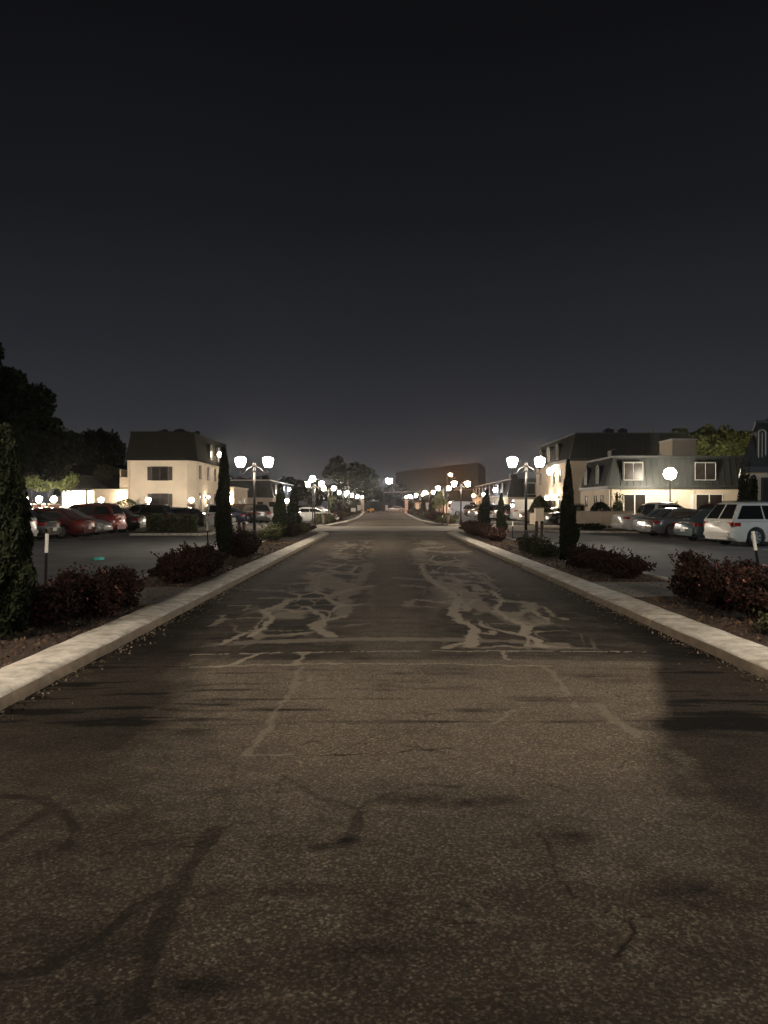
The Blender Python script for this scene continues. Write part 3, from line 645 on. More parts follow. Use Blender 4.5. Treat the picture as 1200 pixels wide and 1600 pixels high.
for px, d, lb in ((39, 60, 'white globe lamp on a brick pillar, leftmost of the three under the tree'), (61, 60.5, 'white globe lamp on a brick pillar, middle of the three under the tree'), (84, 61, 'white globe lamp on a brick pillar, just left of the lit entrance'),
                  (158, 63, 'white globe lamp on a brick pillar, right of the lit entrance'), (231.5, 64, 'white globe lamp on a brick pillar in front of the ground floor window'), (299, 65, 'white globe lamp on a brick pillar near the corner of the two-storey house')):
    globe_post(PX(px, d), d, 0, .2 if px > 100 else .24, lb, brickh=1.68, group=gg)
globe_post(PX(1047, 52), 52, 3.75, .40, 'single bright globe lamp on a post before the green mansard house', m=lampmat('bright_globe', (1, .87, .68), 260))
globe_post(PX(448, 58), 58, 1.95, .14, 'small globe lamp on a pale post beside the left lot', pm=whitep)
globe_post(PX(468, 70) , 70, 1.0, .05, 'low path light beside the left lot', m=LMP)
globe_post(PX(488.5, 66), 66, 3.9, .25, 'taller single globe lamp behind the second left twin lamp')
globe_post(PX(762, 108), 108, 2.1, .26, 'single globe lamp at the front of the distant right house')
globe_post(PX(541, 118), 118, 3.6, .16, 'small faint globe lamp beyond the fourth left twin lamp')
def street_light(x, y, h, lab, m, arm=1.5, r=.35):
    e = empty('street_light', (x, y, 0)); tag(e, lab, 'street light')
    MB().tube([(0, 0, 0), (0, 0, h - .4), (arm * .3, 0, h), (arm, 0, h + .1)], [.12, .09, .07, .05], 8).build('pole', black, e)
    MB().box((arm, 0, h + .08), (.9, .5, .16)).build('head', trimm, e, bevel=.04)
    MB().lathe([(r * .25, -r * 1.5), (r * .75, -r * 1.2), (r, -r * .6), (r * .9, 0)], (arm, 0, h), 12).build('glass', m, e, smooth=True)
street_light(PX(608, 185) - 1.3, 185, PZ(748, 185), 'cold white flood light on a tall pole above the end of the road', lampmat('far_flood', (.88, .88, 1), 110), 1.3, .8)
street_light(PX(704, 158) - .8, 158, PZ(740.5, 158), 'orange sodium street light over the right side of the far road', lampmat('far_sodium', (1, .40, .12), 1200), .8, .30)

street_light(29.2, 67, 5.3, 'warm street light hidden behind the low mansard roof by the yellow-green tree', lampmat('court_lamp', (1, .86, .6), 320), .8, .3)
street_light(23.5, 15.5, 7.0, 'cool white parking lot light to the right of the white minivan', lampmat('lot_flood', (.80, .93, 1), 820), -.8, .3)
street_light(-25, 14.0, 7.0, 'cool white parking lot light at the left side of the lot', lampmat('lot_flood_dim', (.80, .92, 1), 120), .8, .3)
street_light(PX(672, 181), 181, 4.6, 'small orange street light behind the right gate pillar', lampmat('gate_sodium', (1, .42, .13), 700), -.7, .2)
# ================================================================ PLANTS
def shrub(x, y, z, rx, ry, h, m, n, size, lab, grp=None, flowers=0, cat='shrub', name='shrub', dens=22):
    if m is leafr or m is leafs: h *= .86
    e = empty(name, (x, y, z)); tag(e, lab, cat, grp)
    b = MB()
    for k in range(7):
        a = random.uniform(0, 6.28); q = random.uniform(.25, .8)
        b.tube([(0.04 * math.cos(a), .04 * math.sin(a), 0), (rx * .4 * q * math.cos(a), ry * .4 * q * math.sin(a), h * .45), (rx * q * math.cos(a), ry * q * math.sin(a), h * .85)], [.014, .010, .004], 5)
    b.build('stems', bark, e)
    c1 = blob(int(n * .7), (0, 0, h * .52), (rx, ry, h * .52), .5, sub=dens, subr=.34); c2 = blob(int(n * .3), (0, 0, h * .45), (rx * .85, ry * .85, h * .48), .1)
    sp = []                                           # loose shoots that break the outline
    for k in range(int(14 * (rx + ry))):
        a = random.uniform(0, 6.28); q = random.uniform(.1, .95); L = random.uniform(.1, .28) * h; x_, y_ = rx * q * math.cos(a), ry * q * math.sin(a); zt_ = h * (.96 - .35 * q * q)
        for j in range(9): sp.append((x_ * (1 + .04 * j) + random.gauss(0, .02), y_ * (1 + .04 * j) + random.gauss(0, .02), zt_ + L * j / 9))
    c = np.concatenate([c1, c2, np.array(sp)]); c[:, 2] = np.maximum(c[:, 2], .03)
    leaves('foliage', c, size, m, e)
    if flowers >= 12:
        flowers = 30
        fc = blob(flowers, (0, 0, h * .6), (rx * .98, ry * .98, h * .5), .92); fc = fc[fc[:, 2] > h * .35]
        f2 = np.repeat(fc, 7, 0) + rng.normal(size=(len(fc) * 7, 3)) * size * .4
        leaves('flowers', f2, size * .6, leafp, e, aspect=1.1)
    return e
def cypress(x, y, z, r, h, lab, n=7000, size=.06, tilt=0, grp='cypress columns in the planting strips', shape=None):
    e = empty('cypress_tree', (x, y, z)); tag(e, lab, 'cypress', grp); e.rotation_euler = (0, tilt, 0)
    MB().tube([(0, 0, 0), (0, 0, h * .85)], [.05, .012], 7).build('trunk', bark, e)
    t = rng.random(n) ** .85; a = rng.random(n) * 2 * math.pi
    pr = (shape or (lambda t: np.minimum(1, .55 + 2.2 * t) * np.clip((1 - t) / .62, 0, 1) ** .62))(t)
    lump = 1 + .16 * np.sin(a * 3 + t * 9) + .12 * np.sin(a * 5 - t * 17 + 1) + .10 * np.sin(t * 31 + a)
    rr = r * pr * lump * (.62 + .38 * rng.random(n) ** .5)
    c = np.stack([rr * np.cos(a), rr * np.sin(a), .04 * h + t * h * .98], 1)
    leaves('crown', c, size, leafc, e, up=.55, aspect=2.0); return e
def tree(x, y, clumps, trunk_h, tr, lab, m=leafg, size=.25, per=2500, name='oak_tree', cat='tree', sub=26, limbs=6, grp=None, z=0):
    e = empty(name, (x, y, z)); tag(e, lab, cat, grp)
    b = MB(); b.tube([(0, 0, -.05), (.1 * tr, 0, trunk_h * .5), (0, .1, trunk_h)], [tr * 1.35, tr, tr * .8], 10)
    for (cx, cy, cz, rx, ry, rz) in clumps[:limbs]:
        b.tube([(0, 0, trunk_h * .8), (cx * .45, cy * .45, trunk_h + (cz - trunk_h) * .5), (cx * .9, cy * .9, cz)], [tr * .6, tr * .35, tr * .1], 7)
    b.build('trunk', bark, e)
    c = np.concatenate([blob(int(per * (q[3] * q[4] * q[5]) ** .5 / 3), q[:3], q[3:], .5, sub=sub, subr=.36) for q in clumps])
    leaves('crown', c, size, m, e); return e
ga = 'red-leaved shrubs lining the road'
# near left
cypress(-4.28, 8.7, .085, .27, 2.35, 'dark columnar cypress cut by the left edge of the picture', 14000, .055)
shrub(-4.25, 9.65, .085, .50, .42, .62, leafr, 8840, 0.031, 'dark red-leaved shrub right beside the cypress at the left edge', ga, 6)
shrub(-4.1, 10.5, .085, .55, .46, .72, leafr, 8840, 0.031, 'red-leaved shrub with pink blooms, second from the near left cypress', ga, 14)
shrub(-3.98, 11.35, .085, .48, .38, .66, leafr, 7140, 0.031, 'red-leaved shrub right before the left concrete crossing slab', ga, 8)
shrub(-3.98, 14.9, .085, .50, .5, .62, leafr, 7140, 0.033, 'low dark shrub just past the left concrete slab', ga, 4)
shrub(-4.08, 16.1, .085, .60, .6, .74, leafr, 7820, 0.033, 'red-leaved shrub with pale flower specks between slab and second left cypress', ga, 6)
shrub(-4.12, 17.5, .085, .55, .6, .70, leafr, 7140, 0.033, 'dark shrub directly in front of the second left cypress', ga, 2)
cypress(-4.34, 20.8, .085, .185, 3.0, 'slim tall cypress left of the nearest left lamp post', 11000, .06)
shrub(-4.12, 22.3, .085, .5, .7, .8, leafr, 6120, 0.041, 'rusty red shrub between the slim cypress and the left lamp post', ga, 6)
shrub(-4.45, 24.3, .085, .55, .8, .82, leafr, 6120, 0.041, 'rusty red shrub just before the nearest left lamp post', ga, 4)
shrub(-4.75, 32.5, .085, .55, .9, .85, leafs, 5780, 0.044, 'yellow-green shrub just behind the nearest left lamp post', 'green shrubs lining the road')
cypress(-4.85, 36, .085, .30, 2.45, 'third cypress along the left strip, beside the small globe lamp', 6000, .07)
shrub(-4.5, 37.5, .085, .5, .9, .7, leafr, 4420, 0.044, 'red shrub at the foot of the third left cypress', ga)
shrub(-4.5, 40.5, .085, .6, 1.1, .6, leafs, 4080, 0.044, 'dark low shrub near the end of the left strip', 'green shrubs lining the road')
shrub(-4.4, 42.6, .085, .6, .7, .65, leafr, 4080, 0.044, 'last dark shrub on the left before the crossing drive', ga)
cypress(-5.0, 47-4.5, .085, .33, 2.4, 'fourth cypress on the left, next to the crossing drive', 4200, .08)
# near right
shrub(5.0, 9.1, .085, .62, .6, .30, leafs, 5100, 0.030, 'low dark ground plant under the pink-flowered shrub at right edge', 'green shrubs lining the road')
shrub(5.1, 10.2, .085, .60, .55, .74, leafr, 9520, 0.033, 'pink-flowered dark shrub cut by the right edge of the picture', ga, 16)
shrub(5.05, 11.2, .085, .55, .5, .78, leafr, 9180, 0.033, 'red-leaved shrub with salmon blooms right of the slab, second from the right edge', ga, 12)
shrub(4.95, 12.2, .085, .48, .45, .84, leafr, 8160, 0.033, 'tallest loose red shrub next to the right concrete slab', ga, 4)
shrub(4.95, 15.9, .085, .5, .5, .56, leafr, 6800, 0.033, 'red-leaved shrub just past the right concrete slab', ga, 2)
shrub(4.95, 17.2, .085, .55, .6, .66, leafr, 7140, 0.033, 'feathery red shrub between the slab and the near right cypress', ga, 2)
shrub(4.85, 18.7, .085, .5, .5, .6, leafr, 6120, 0.033, 'dark shrub touching the foot of the near right cypress', ga)
cypress(4.86, 20.3, .085, .22, 2.65, 'slim pointed cypress right of the nearest right lamp post', 11000, .055, shape=lambda t: np.minimum(1, .75 + 1.2 * t) * np.clip((1 - t) / .75, 0, 1) ** .85)
shrub(4.75, 22.6, .085, .5, .6, .5, leafs, 5440, 0.037, 'loose green shrub behind the near right cypress', 'green shrubs lining the road')
shrub(4.8, 25.0, .085, .55, .8, .6, leafs, 5440, 0.041, 'sprawling green shrub right before the near right lamp post', 'green shrubs lining the road')
shrub(4.75, 32.5, .085, .5, .8, .62, leafr, 5100, 0.044, 'pink-tinged shrub just behind the near right lamp post', ga, 14)
cypress(5.3, 34.8, .085, .22, 2.0, 'short cypress behind the near right lamp post', 4600, .07, shape=lambda t: np.minimum(1, .75 + 1.2 * t) * np.clip((1 - t) / .75, 0, 1) ** .85)
shrub(4.7, 35.5, .085, .55, 1.0, .75, leafr, 4760, 0.044, 'dark red shrub beside the short right cypress', ga, 3)
shrub(4.7, 38.2, .085, .6, 1.1, .7, leafr, 4420, 0.044, 'dark shrub third from the crossing drive on the right', ga)
shrub(4.7, 40.6, .085, .6, 1.0, .78, leafr, 4420, 0.044, 'dark shrub second from the crossing drive on the right', ga)
shrub(4.9, 42.8, .085, .7, .8, .7, leafr, 4080, 0.044, 'dark shrub at the right corner of the crossing drive', ga)
cypress(5.5, 43.2, .085, .30, 2.35, 'leaning cypress at the right corner of the crossing drive', 4200, .08, tilt=R(7))
n = 9000; ly = rng.uniform(7, 32, n) ; sd_ = rng.random(n) < .5; lx = np.where(sd_, rng.uniform(-4.95, -3.55, n), rng.uniform(4.1, 5.65, n))
lt = leaves('leaf_litter', np.stack([lx, ly, .088 + .012 * rng.random(n)], 1), .035, mat('dry_leaves', (.05, .03, .018), .9, c2=(.16, .10, .06), scale=9, island=True), None); tag(lt, kind='stuff')
n = 2600; ly = rng.uniform(4, 34, n); sd_ = rng.random(n) < .5; of = rng.exponential(.09, n); lx = np.where(sd_, -2.96 + of, 3.48 - of)
lt = leaves('gutter_grit', np.stack([lx, ly, .008 + .006 * rng.random(n)], 1), .02, mat('grit', (.06, .045, .03), .9, c2=(.24, .2, .15), scale=9, island=True), None); tag(lt, kind='stuff')
# beyond the crossing
k = 0
ordn = ['first', 'second', 'third', 'fourth', 'fifth', 'sixth', 'seventh', 'eighth', 'ninth']
for side, X in (('left', -5.0), ('right', 5.1)):
    for j, y in enumerate((64, 70, 79, 88, 97, 108, 118, 130, 145)):
        shrub(X + random.uniform(-.3, .3), y, .07, .9, 2.2, random.uniform(.75, 1.0), leafr if j % 3 else leafs, 1300, .12, f'{ordn[j]} low shrub past the crossing drive on the {side} side', 'shrubs beyond the crossing drive', dens=12)
    for j, y in enumerate((84, 104, 114, 127, 146) if side == 'left' else (88, 108, 146)):
        cypress(X * 1.08, y, .07, .38, 2.6 + .3 * (j % 2), f'{ordn[j]} small cypress past the crossing drive on the {side} side', 900, .16)
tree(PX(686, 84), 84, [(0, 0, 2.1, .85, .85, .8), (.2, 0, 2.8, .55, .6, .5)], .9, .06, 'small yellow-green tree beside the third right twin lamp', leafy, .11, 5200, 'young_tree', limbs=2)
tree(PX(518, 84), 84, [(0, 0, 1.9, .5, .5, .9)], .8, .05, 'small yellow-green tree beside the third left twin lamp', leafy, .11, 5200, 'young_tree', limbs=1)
# big oak left and its neighbours
tree(-25.6, 50, [(-3.8, 0, 8.6, 3.7, 3, 3.7), (-.7, 0, 9.6, 2.6, 2.4, 2.3), (1.6, .2, 8.1, 2.3, 2, 2.0), (-.5, 0, 7.6, 3.2, 3, 2.6), (2.2, .5, 5.9, 2.7, 2.4, 1.9), (-2, -.5, 5.2, 3.2, 2.6, 1.8), (1.2, .3, 4.6, 2.6, 2.2, 1.2), (4.0, .6, 5.0, 1.9, 1.8, 1.5)], 3.0, .35, 'huge dark oak filling the left edge above the globe lamps', leafg, .24, 9000)
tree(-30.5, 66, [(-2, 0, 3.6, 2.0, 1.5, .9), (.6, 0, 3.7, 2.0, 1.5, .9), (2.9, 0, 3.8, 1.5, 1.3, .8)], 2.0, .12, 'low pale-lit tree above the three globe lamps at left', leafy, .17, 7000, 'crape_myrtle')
for px, yt, d, lb in ((141, 672, 96, 'dark conifer left of the two-storey roof, leftmost of three'), (158, 668, 98, 'dark conifer left of the two-storey roof, middle of three'), (178, 674, 97, 'dark conifer left of the two-storey roof, rightmost of three')):
    zt_ = PZ(yt, d); tree(PX(px, d), d, [(0, 0, zt_ * .5, 1.9, 1.6, zt_ * .28), (.2, 0, zt_ * .76, 1.35, 1.3, zt_ * .2), (-.2, 0, zt_ * .9, .8, .8, zt_ * .1)], zt_ * .4, .15, lb, leafg, .22, 5200, 'conifer_tree', limbs=3)
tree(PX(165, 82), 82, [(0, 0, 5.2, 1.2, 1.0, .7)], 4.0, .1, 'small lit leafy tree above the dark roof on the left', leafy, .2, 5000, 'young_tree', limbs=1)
# far centre trees
tree(-8.5, 188, [(-3.2, 0, 10.0, 2.9, 2.5, 2.9), (-.3, 0, 8.4, 3.5, 3, 3.5), (3.3, 0, 8.4, 3.0, 2.5, 2.6), (5.4, 0, 6.6, 2.4, 2.2, 2.4), (0, 0, 4.6, 5.5, 3, 2.6)], 3.5, .4, 'big dark spreading tree beside the far white flood light', leafg, .42, 4600)
tree(-19, 186, [(-3, 0, 5.5, 4.2, 3, 3), (3, 0, 5.2, 4, 3, 2.8)], 2.5, .3, 'dark bushy tree mass left of the spreading tree', leafg, .45, 3400)
tree(2.2, 205, [(-2, 0, 4.6, 3, 2.5, 2.2), (2.5, 0, 5.2, 2.8, 2.5, 2.4)], 2.5, .3, 'dark tree at the very end of the road', leafg, .45, 3400)
tree(-28.5, 152, [(-2, 0, 5.2, 3.2, 2.5, 2.2), (2.5, 0, 5.6, 3, 2.5, 2.2)], 3, .25, 'dark tree showing above the distant left house', leafg, .4, 3400)
# right
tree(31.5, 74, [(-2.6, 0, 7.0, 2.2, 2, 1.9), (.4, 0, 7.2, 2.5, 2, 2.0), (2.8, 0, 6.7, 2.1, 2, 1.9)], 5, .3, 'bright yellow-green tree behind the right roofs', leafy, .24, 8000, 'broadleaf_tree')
tree(26.5, 50, [(0, 0, 7.0, 1.8, 1.6, 1.4)], 5, .25, 'dark tree top above the near right corner house', leafg, .2, 5000, 'broadleaf_tree', limbs=1)
shrub(16.6, 35.2, 0, .48, .45, 3.3, leafc, 9000, .07, 'tall black-green hedge bush against the corner house wall', cat='hedge', name='tall_bush')
# lot plants
def hedge(x0, x1, y, dp, h, n, lab, z=.12, m=leafs):
    e = empty('hedge', ((x0 + x1) / 2, y, z)); tag(e, lab, 'hedge'); L = (x1 - x0) / 2
    MB().box((0, 0, h * .4), (2 * L * .9, dp * .6, h * .75)).build('inner_growth', leafg, e)
    q = rng.random((n, 3)) * 2 - 1; f = rng.integers(0, 3, n); s_ = np.where(rng.random(n) < .5, -1, 1)
    for ax in range(3): q[f == ax, ax] = s_[f == ax] * (.88 + .14 * rng.random((f == ax).sum()))
    c = q * [L, dp / 2, h / 2] + [0, 0, h / 2]; c[:, 2] += .05 * np.sin(c[:, 0] * 5) * (c[:, 2] > h * .8)
    leaves('foliage', c, .07, m, e)
hedge(-13.2, -10.6, 43.2, 1.0, .95, 7000, 'clipped rectangular green hedge on the kerbed island in the left lot')
hedge(12.4, 16.2, 50.2, .9, .5, 2500, 'low dark hedge by the right planter wall')
def ball(x, y, z, r, lab, h=None, m=leafs, n=2600, name='round_bush'):
    e = empty(name, (x, y, z)); tag(e, lab, 'bush'); h = h or r
    MB().tube([(0, 0, 0), (0, 0, h)], [.06, .03], 6).build('stem', bark, e)
    leaves('foliage', blob(n, (0, 0, h), (r, r, h), .85), .09, m, e)
ball(PX(197, 66), 66, 0, 1.15, 'round clipped green bush under the balcony lamp', 1.1)
ball(PX(938, 49), 49, .12, .68, 'dome-shaped clipped bush showing over the right planter wall', .85, leafg)
ball(PX(722, 120)+3, 118, 0, 1.0, 'round bush before the distant right house', 1.0)
shrub(PX(917, 46), 45.7, .13, 1.3, .4, .38, leafg, 2400, .06, 'dark low creeping bush at the foot of the right planter wall', cat='bush', name='low_bush')
shrub(PX(966, 53), 53, 0, .38, .35, 2.75, leafs, 3000, .07, 'narrow brown-green shrub before the ground floor window of the mansard house', cat='bush', name='tall_bush')
# yucca
def spiky(x, y, h, lab):
    e = empty('yucca', (x, y, 0)); tag(e, lab, 'plant'); MB().tube([(0, 0, 0), (.03, 0, h * .7)], [.09, .07], 7).build('trunk', bark, e)
    b = MB()
    for k in range(46):
        a = random.uniform(0, 6.28); t = random.uniform(.15, 1.3); L = .75; d = Vector((math.cos(a) * math.cos(t), math.sin(a) * math.cos(t), math.sin(t))); u = d.cross(Vector((0, 0, 1))).normalized() * .03
        o_ = Vector((.03, 0, h * .62)); b.add([o_ - u, o_ + u, o_ + d * L * .6 + u, o_ + d * L, o_ + d * L * .6 - u], [(0, 1, 2, 3, 4)])
    b.build('leaves', leafy, e)
spiky(PX(1052, 53.6), 53.6, 1.75 + .4, 'spiky yucca lit up directly under the bright single globe lamp')
# cone shaped clipped tree by the planter
e = empty('clipped_tree', (PX(843, 59.3), 59.3, .12)); tag(e, 'cone-topped clipped green tree behind the pale block pillar at right', 'tree')
MB().tube([(0, 0, 0), (0, 0, 1.6)], .07, 8).build('trunk', bark, e)
t_ = rng.random(5200); a_ = rng.random(5200) * 6.283; r_ = .82 * np.clip(1 - t_, 0, 1) ** .6 * (.85 + .2 * rng.random(5200)); leaves('crown', np.stack([r_ * np.cos(a_), r_ * np.sin(a_), 1.05 + t_ * 1.15], 1), .09, leafs, e)

# planter walls / pillars right
def wallbox(name, pts, h, lab, m=stucco2, capm=conc, t=.25, cat='wall'):
    cx = sum(p[0] for p in pts) / len(pts); cy = sum(p[1] for p in pts) / len(pts); e = empty(name, (cx, cy, 0)); tag(e, lab, cat)
    b = MB(); c = MB()
    for (a, q) in zip(pts[:-1], pts[1:]):
        A_ = Vector(a); B_ = Vector(q); d = (B_ - A_).normalized(); n = Vector((-d.y, d.x)) * t
        o_ = Vector((cx, cy)); P4 = [A_ - o_, B_ - o_, B_ + n - o_, A_ + n - o_]
        b.prism([tuple(p) for p in P4], -.01, h); c.prism([tuple(p) for p in insetp([tuple(p) for p in P4], -.03)], h + .002, h + .07)
    b.build('wall', m, e); c.build('coping', capm, e)
wallbox('planter_wall', [(PX(903, 47.5), 48.5), (PX(940, 47), 47), (PX(990, 46), 46.2)], 1.2, 'low curved beige planter wall in front of the dome-shaped bush on the right')
wallbox('planter_wall', [(PX(824, 62), 61), (PX(838, 60), 58.6)], .95, 'short beige wall left of the pale block pillar')
e = empty('block_pillar', (PX(843, 58), 58.2, .12)); tag(e, 'square pale block pillar in front of the cone-topped tree', 'pillar'); MB().box((0, 0, .62), (.62, .5, 1.24)).build('shaft', stucco, e, bevel=.015); MB().box((0, 0, 1.28), (.68, .56, .06)).build('cap', conc, e)
wallbox('garden_wall', [(PX(22, 62), 62), (PX(98, 62.6), 62.6)], 1.45, 'brick garden wall under the three globe lamps at left', brick)
# railing in front of house A
e = empty('iron_railing', (-19.5, 65.6, 0)); tag(e, 'thin black iron railing between the pillar lamps before the two-storey house', 'railing')
b = MB(); 
for k in range(58): b.box((-4.6 + k * .14, 0, .72), (.022, .022, 1.4))
b.build('bars', black, e); b = MB(); b.box((-.6, 0, 1.40), (8.2, .04, .04)); b.box((-.6, 0, .2), (8.2, .04, .04)); b.build('rails', black, e)

# ================================================================ SIGNS, MARKER POSTS, BOLLARDS, LITTER
def marker(px, d, X, h, lean, leany, lab):
    e = empty('marker_post', (X, d, .0)); tag(e, lab, 'post', 'black and white marker posts'); e.rotation_euler = (leany, lean, 0)
    MB().tube([(0, 0, 0), (0, 0, h * .76)], .022, 8).build('shaft', black, e); MB().tube([(0, 0, h * .76), (0, 0, h)], .027, 8).build('tip', whitep, e)
marker(70, 11.5, -5.08, 1.18, R(2), 0, 'upright black post with white tip behind the near left shrubs')
marker(327, 22.4, -5.1, 1.15, R(-3), 0, 'black post with white tip left of the slim tall cypress')
marker(1180, 11.8, 5.85, 1.22, R(-9), 0, 'leaning black post with white tip before the white minivan')
marker(441, 38, -5.05, .95, 0, 0, 'short black post with white tip at the third left cypress')
marker(789, 34.2, 5.72, .9, 0, 0, 'short black post with white tip at the short right cypress')
marker(691, 62.5, 4.75, .8, 0, 0, 'thin pale-tipped post beside the second right twin lamp')
def bollard(x, y, lab, h=.85, r=.09):
    e = empty('bollard', (x, y, 0)); tag(e, lab, 'bollard', 'dark metal bollards')
    MB().lathe([(r * 1.3, 0), (r * 1.3, .05), (r, .08), (r, h - .12)], n=12).build('shaft', mat('brown_bollard', (.045, .022, .016), .5, var=.3), e, smooth=True); MB().lathe([(r * 1.1, 0), (r * 1.15, .05), (r * .8, .1), (r * .2, .13)], (0, 0, h - .12), 12).build('cap', black, e, smooth=True)
for px, d, lb in ((373.5, 38.5, 'left of the two dark bollards behind the nearest left lamp post'), (381, 38.5, 'right of the two dark bollards behind the nearest left lamp post'), (838.5, 40, 'left of the two brown bollards beside the nearest right lamp post'), (847, 40, 'right of the two brown bollards beside the nearest right lamp post'),
                  (505.5, 61, 'dark bollard at the far left corner of the crossing drive'), (701, 62, 'dark bollard at the far right corner of the crossing drive')):
    bollard(PX(px, d), d, lb, h=1.0 if d > 50 else .8, r=.11 if d > 50 else .085)
def sign(px, py, d, w_, h_, lab, zg=0):
    x = PX(px, d); z = PZ(py, d); e = empty('sign', (x, d, zg)); tag(e, lab, 'sign')
    MB().tube([(0, .03, 0), (0, .03, z - zg)], .03, 6).build('post', trimm, e); MB().box((0, 0, z - zg), (w_, .02, h_)).build('board', whitep, e, bevel=.004)
sign(669.5, 790.5, 92, .60, .72, 'square white sign board on a dark post among the right shrubs')
sign(561, 793.5, 112, .5, .75, 'upright white sign board on a post at the left kerb far ahead'); sign(552, 796.5, 108, .65, .5, 'wide grey sign board left of the upright white sign')
sign(604, 793, 176, .55, 1.1, 'small white sign standing in the middle at the end of the road')
sign(348.5, 781, 64, .9, 2.0, 'tall blank pale board on a thin post at the corner of the two-storey house')
sign(215.8, 784, 62, .25, .4, 'tiny green sign on a stake before the two-storey house')
# discarded cloth in left lot
e = MB(); 
pts = [(0, -.42), (.13, -.3), (.16, -.08), (.06, .12), (.02, .36), (-.1, .52), (-.26, .46), (-.24, .2), (-.12, .0), (-.16, -.25)]
n = len(pts); e.add([(x, y, .03 + .02 * math.sin(x * 30 + y * 11)) for x, y in pts] + [(x * 1.02, y * 1.02, 0) for x, y in pts], [tuple(range(n)), tuple(range(n, 2 * n))[::-1]] + [(i, n + i, n + (i + 1) % n, (i + 1) % n) for i in range(n)])
gx, gy = G(155.5, 874); o = e.build('dropped_cloth', mat('turquoise_cloth', (.08, .62, .55), .9, var=.2), loc=(gx, gy, .0)); tag(o, 'small turquoise scrap lying on the asphalt of the left lot', 'litter')
# overhead wire near the gate
o = MB().tube([(PX(600, 190), 190, PZ(769.5, 190)), (PX(655, 180), 180, PZ(767.5, 180)), (PX(742, 160), 160, PZ(765, 160))], .04, 5); e = empty('power_line', (PX(742, 160), 160, 0)); tag(e, 'thin overhead wire crossing in front of the dark hall', 'wire')
me_ = o.build('wire', mat('wire_grey', (.3, .2, .15), .6), e); me_.location = (-PX(742, 160), -160, 0)
MB().tube([(0, 0, 0), (0, 0, PZ(760, 160))], .12, 8).build('pole', bark, e)
# yellow machine at left gate pillar
e = empty('yellow_cart', (PX(579, 172), 173, 0)); tag(e, 'small yellow utility cart next to the left gate pillar', 'cart'); ym = mat('yellow_paint', (.75, .42, .06), .5)
MB().box((.3, 0, .65), (.9, 1.2, .7)).build('body', ym, e, bevel=.05); MB().box((-.45, 0, .5), (.7, 1.1, .4)).build('bonnet', ym, e, bevel=.05)
b = MB(); [b.tube([(sx_, sy_, .7), (sx_, sy_, 1.6)], .03, 6) for sx_ in (-.3, .25) for sy_ in (-.5, .5)]; b.build('cage', black, e)
for sx_ in (-.5, .5):
    for sy_ in (-.6, .6): MB().tube([(sx_, sy_ - .07, .25), (sx_, sy_ + .07, .25)], .25, 12).build('wheel', rubber, e)

# ================================================================ CARS
def interp(tbl, x):
    if x <= tbl[0][0]: return tbl[0][1]
    for (a, b_), (c, d) in zip(tbl[:-1], tbl[1:]):
        if x <= c: return b_ + (d - b_) * (x - a) / (c - a)
    return tbl[-1][1]
KIND = {  # x runs from rear (0) to front (L)
 'sedan': dict(L=4.75, W=.90, wb=(.98, 3.75), wr=.33, top=[(0, .80), (.12, .96), (.9, 1.02), (3.1, .98), (3.5, .94), (4.3, .80), (4.65, .66), (4.75, .50)], belt=.96, cab=(.55, 1.25, 2.55, 3.55), H=1.45, rear=.55),
 'suv': dict(L=4.70, W=.93, wb=(.90, 3.70), wr=.37, top=[(0, .95), (.06, 1.08), (.9, 1.10), (3.0, 1.10), (3.5, 1.06), (4.3, .98), (4.6, .84), (4.70, .62)], belt=1.07, cab=(.08, .42, 2.55, 3.35), H=1.70, rear=.1),
 'minivan': dict(L=5.15, W=.99, wb=(1.02, 4.02), wr=.36, top=[(0, .92), (.05, 1.04), (.9, 1.06), (3.6, 1.04), (4.1, 1.0), (4.8, .84), (5.05, .70), (5.15, .52)], belt=1.03, cab=(.06, .50, 3.05, 4.15), H=1.74, rear=.08),
 'hatch': dict(L=4.25, W=.88, wb=(.80, 3.40), wr=.32, top=[(0, .82), (.06, .94), (.9, .98), (2.9, .96), (3.2, .92), (3.9, .80), (4.15, .66), (4.25, .5)], belt=.94, cab=(.10, .55, 2.25, 3.25), H=1.48, rear=.1),
 'van': dict(L=5.6, W=1.0, wb=(1.1, 4.5), wr=.37, top=[(0, 1.15), (.03, 1.25), (4.3, 1.25), (4.7, 1.20), (5.3, 1.0), (5.5, .85), (5.6, .6)], belt=1.22, cab=(.02, .08, 4.0, 4.8), H=2.25, rear=.03),
 'pickup': dict(L=5.6, W=.97, wb=(1.15, 4.55), wr=.39, top=[(0, .98), (.04, 1.06), (1.9, 1.06), (3.9, 1.08), (4.3, 1.05), (5.3, .98), (5.5, .85), (5.6, .6)], belt=1.05, cab=(1.85, 2.05, 3.4, 4.2), H=1.78, rear=.1)}
CARM = {}
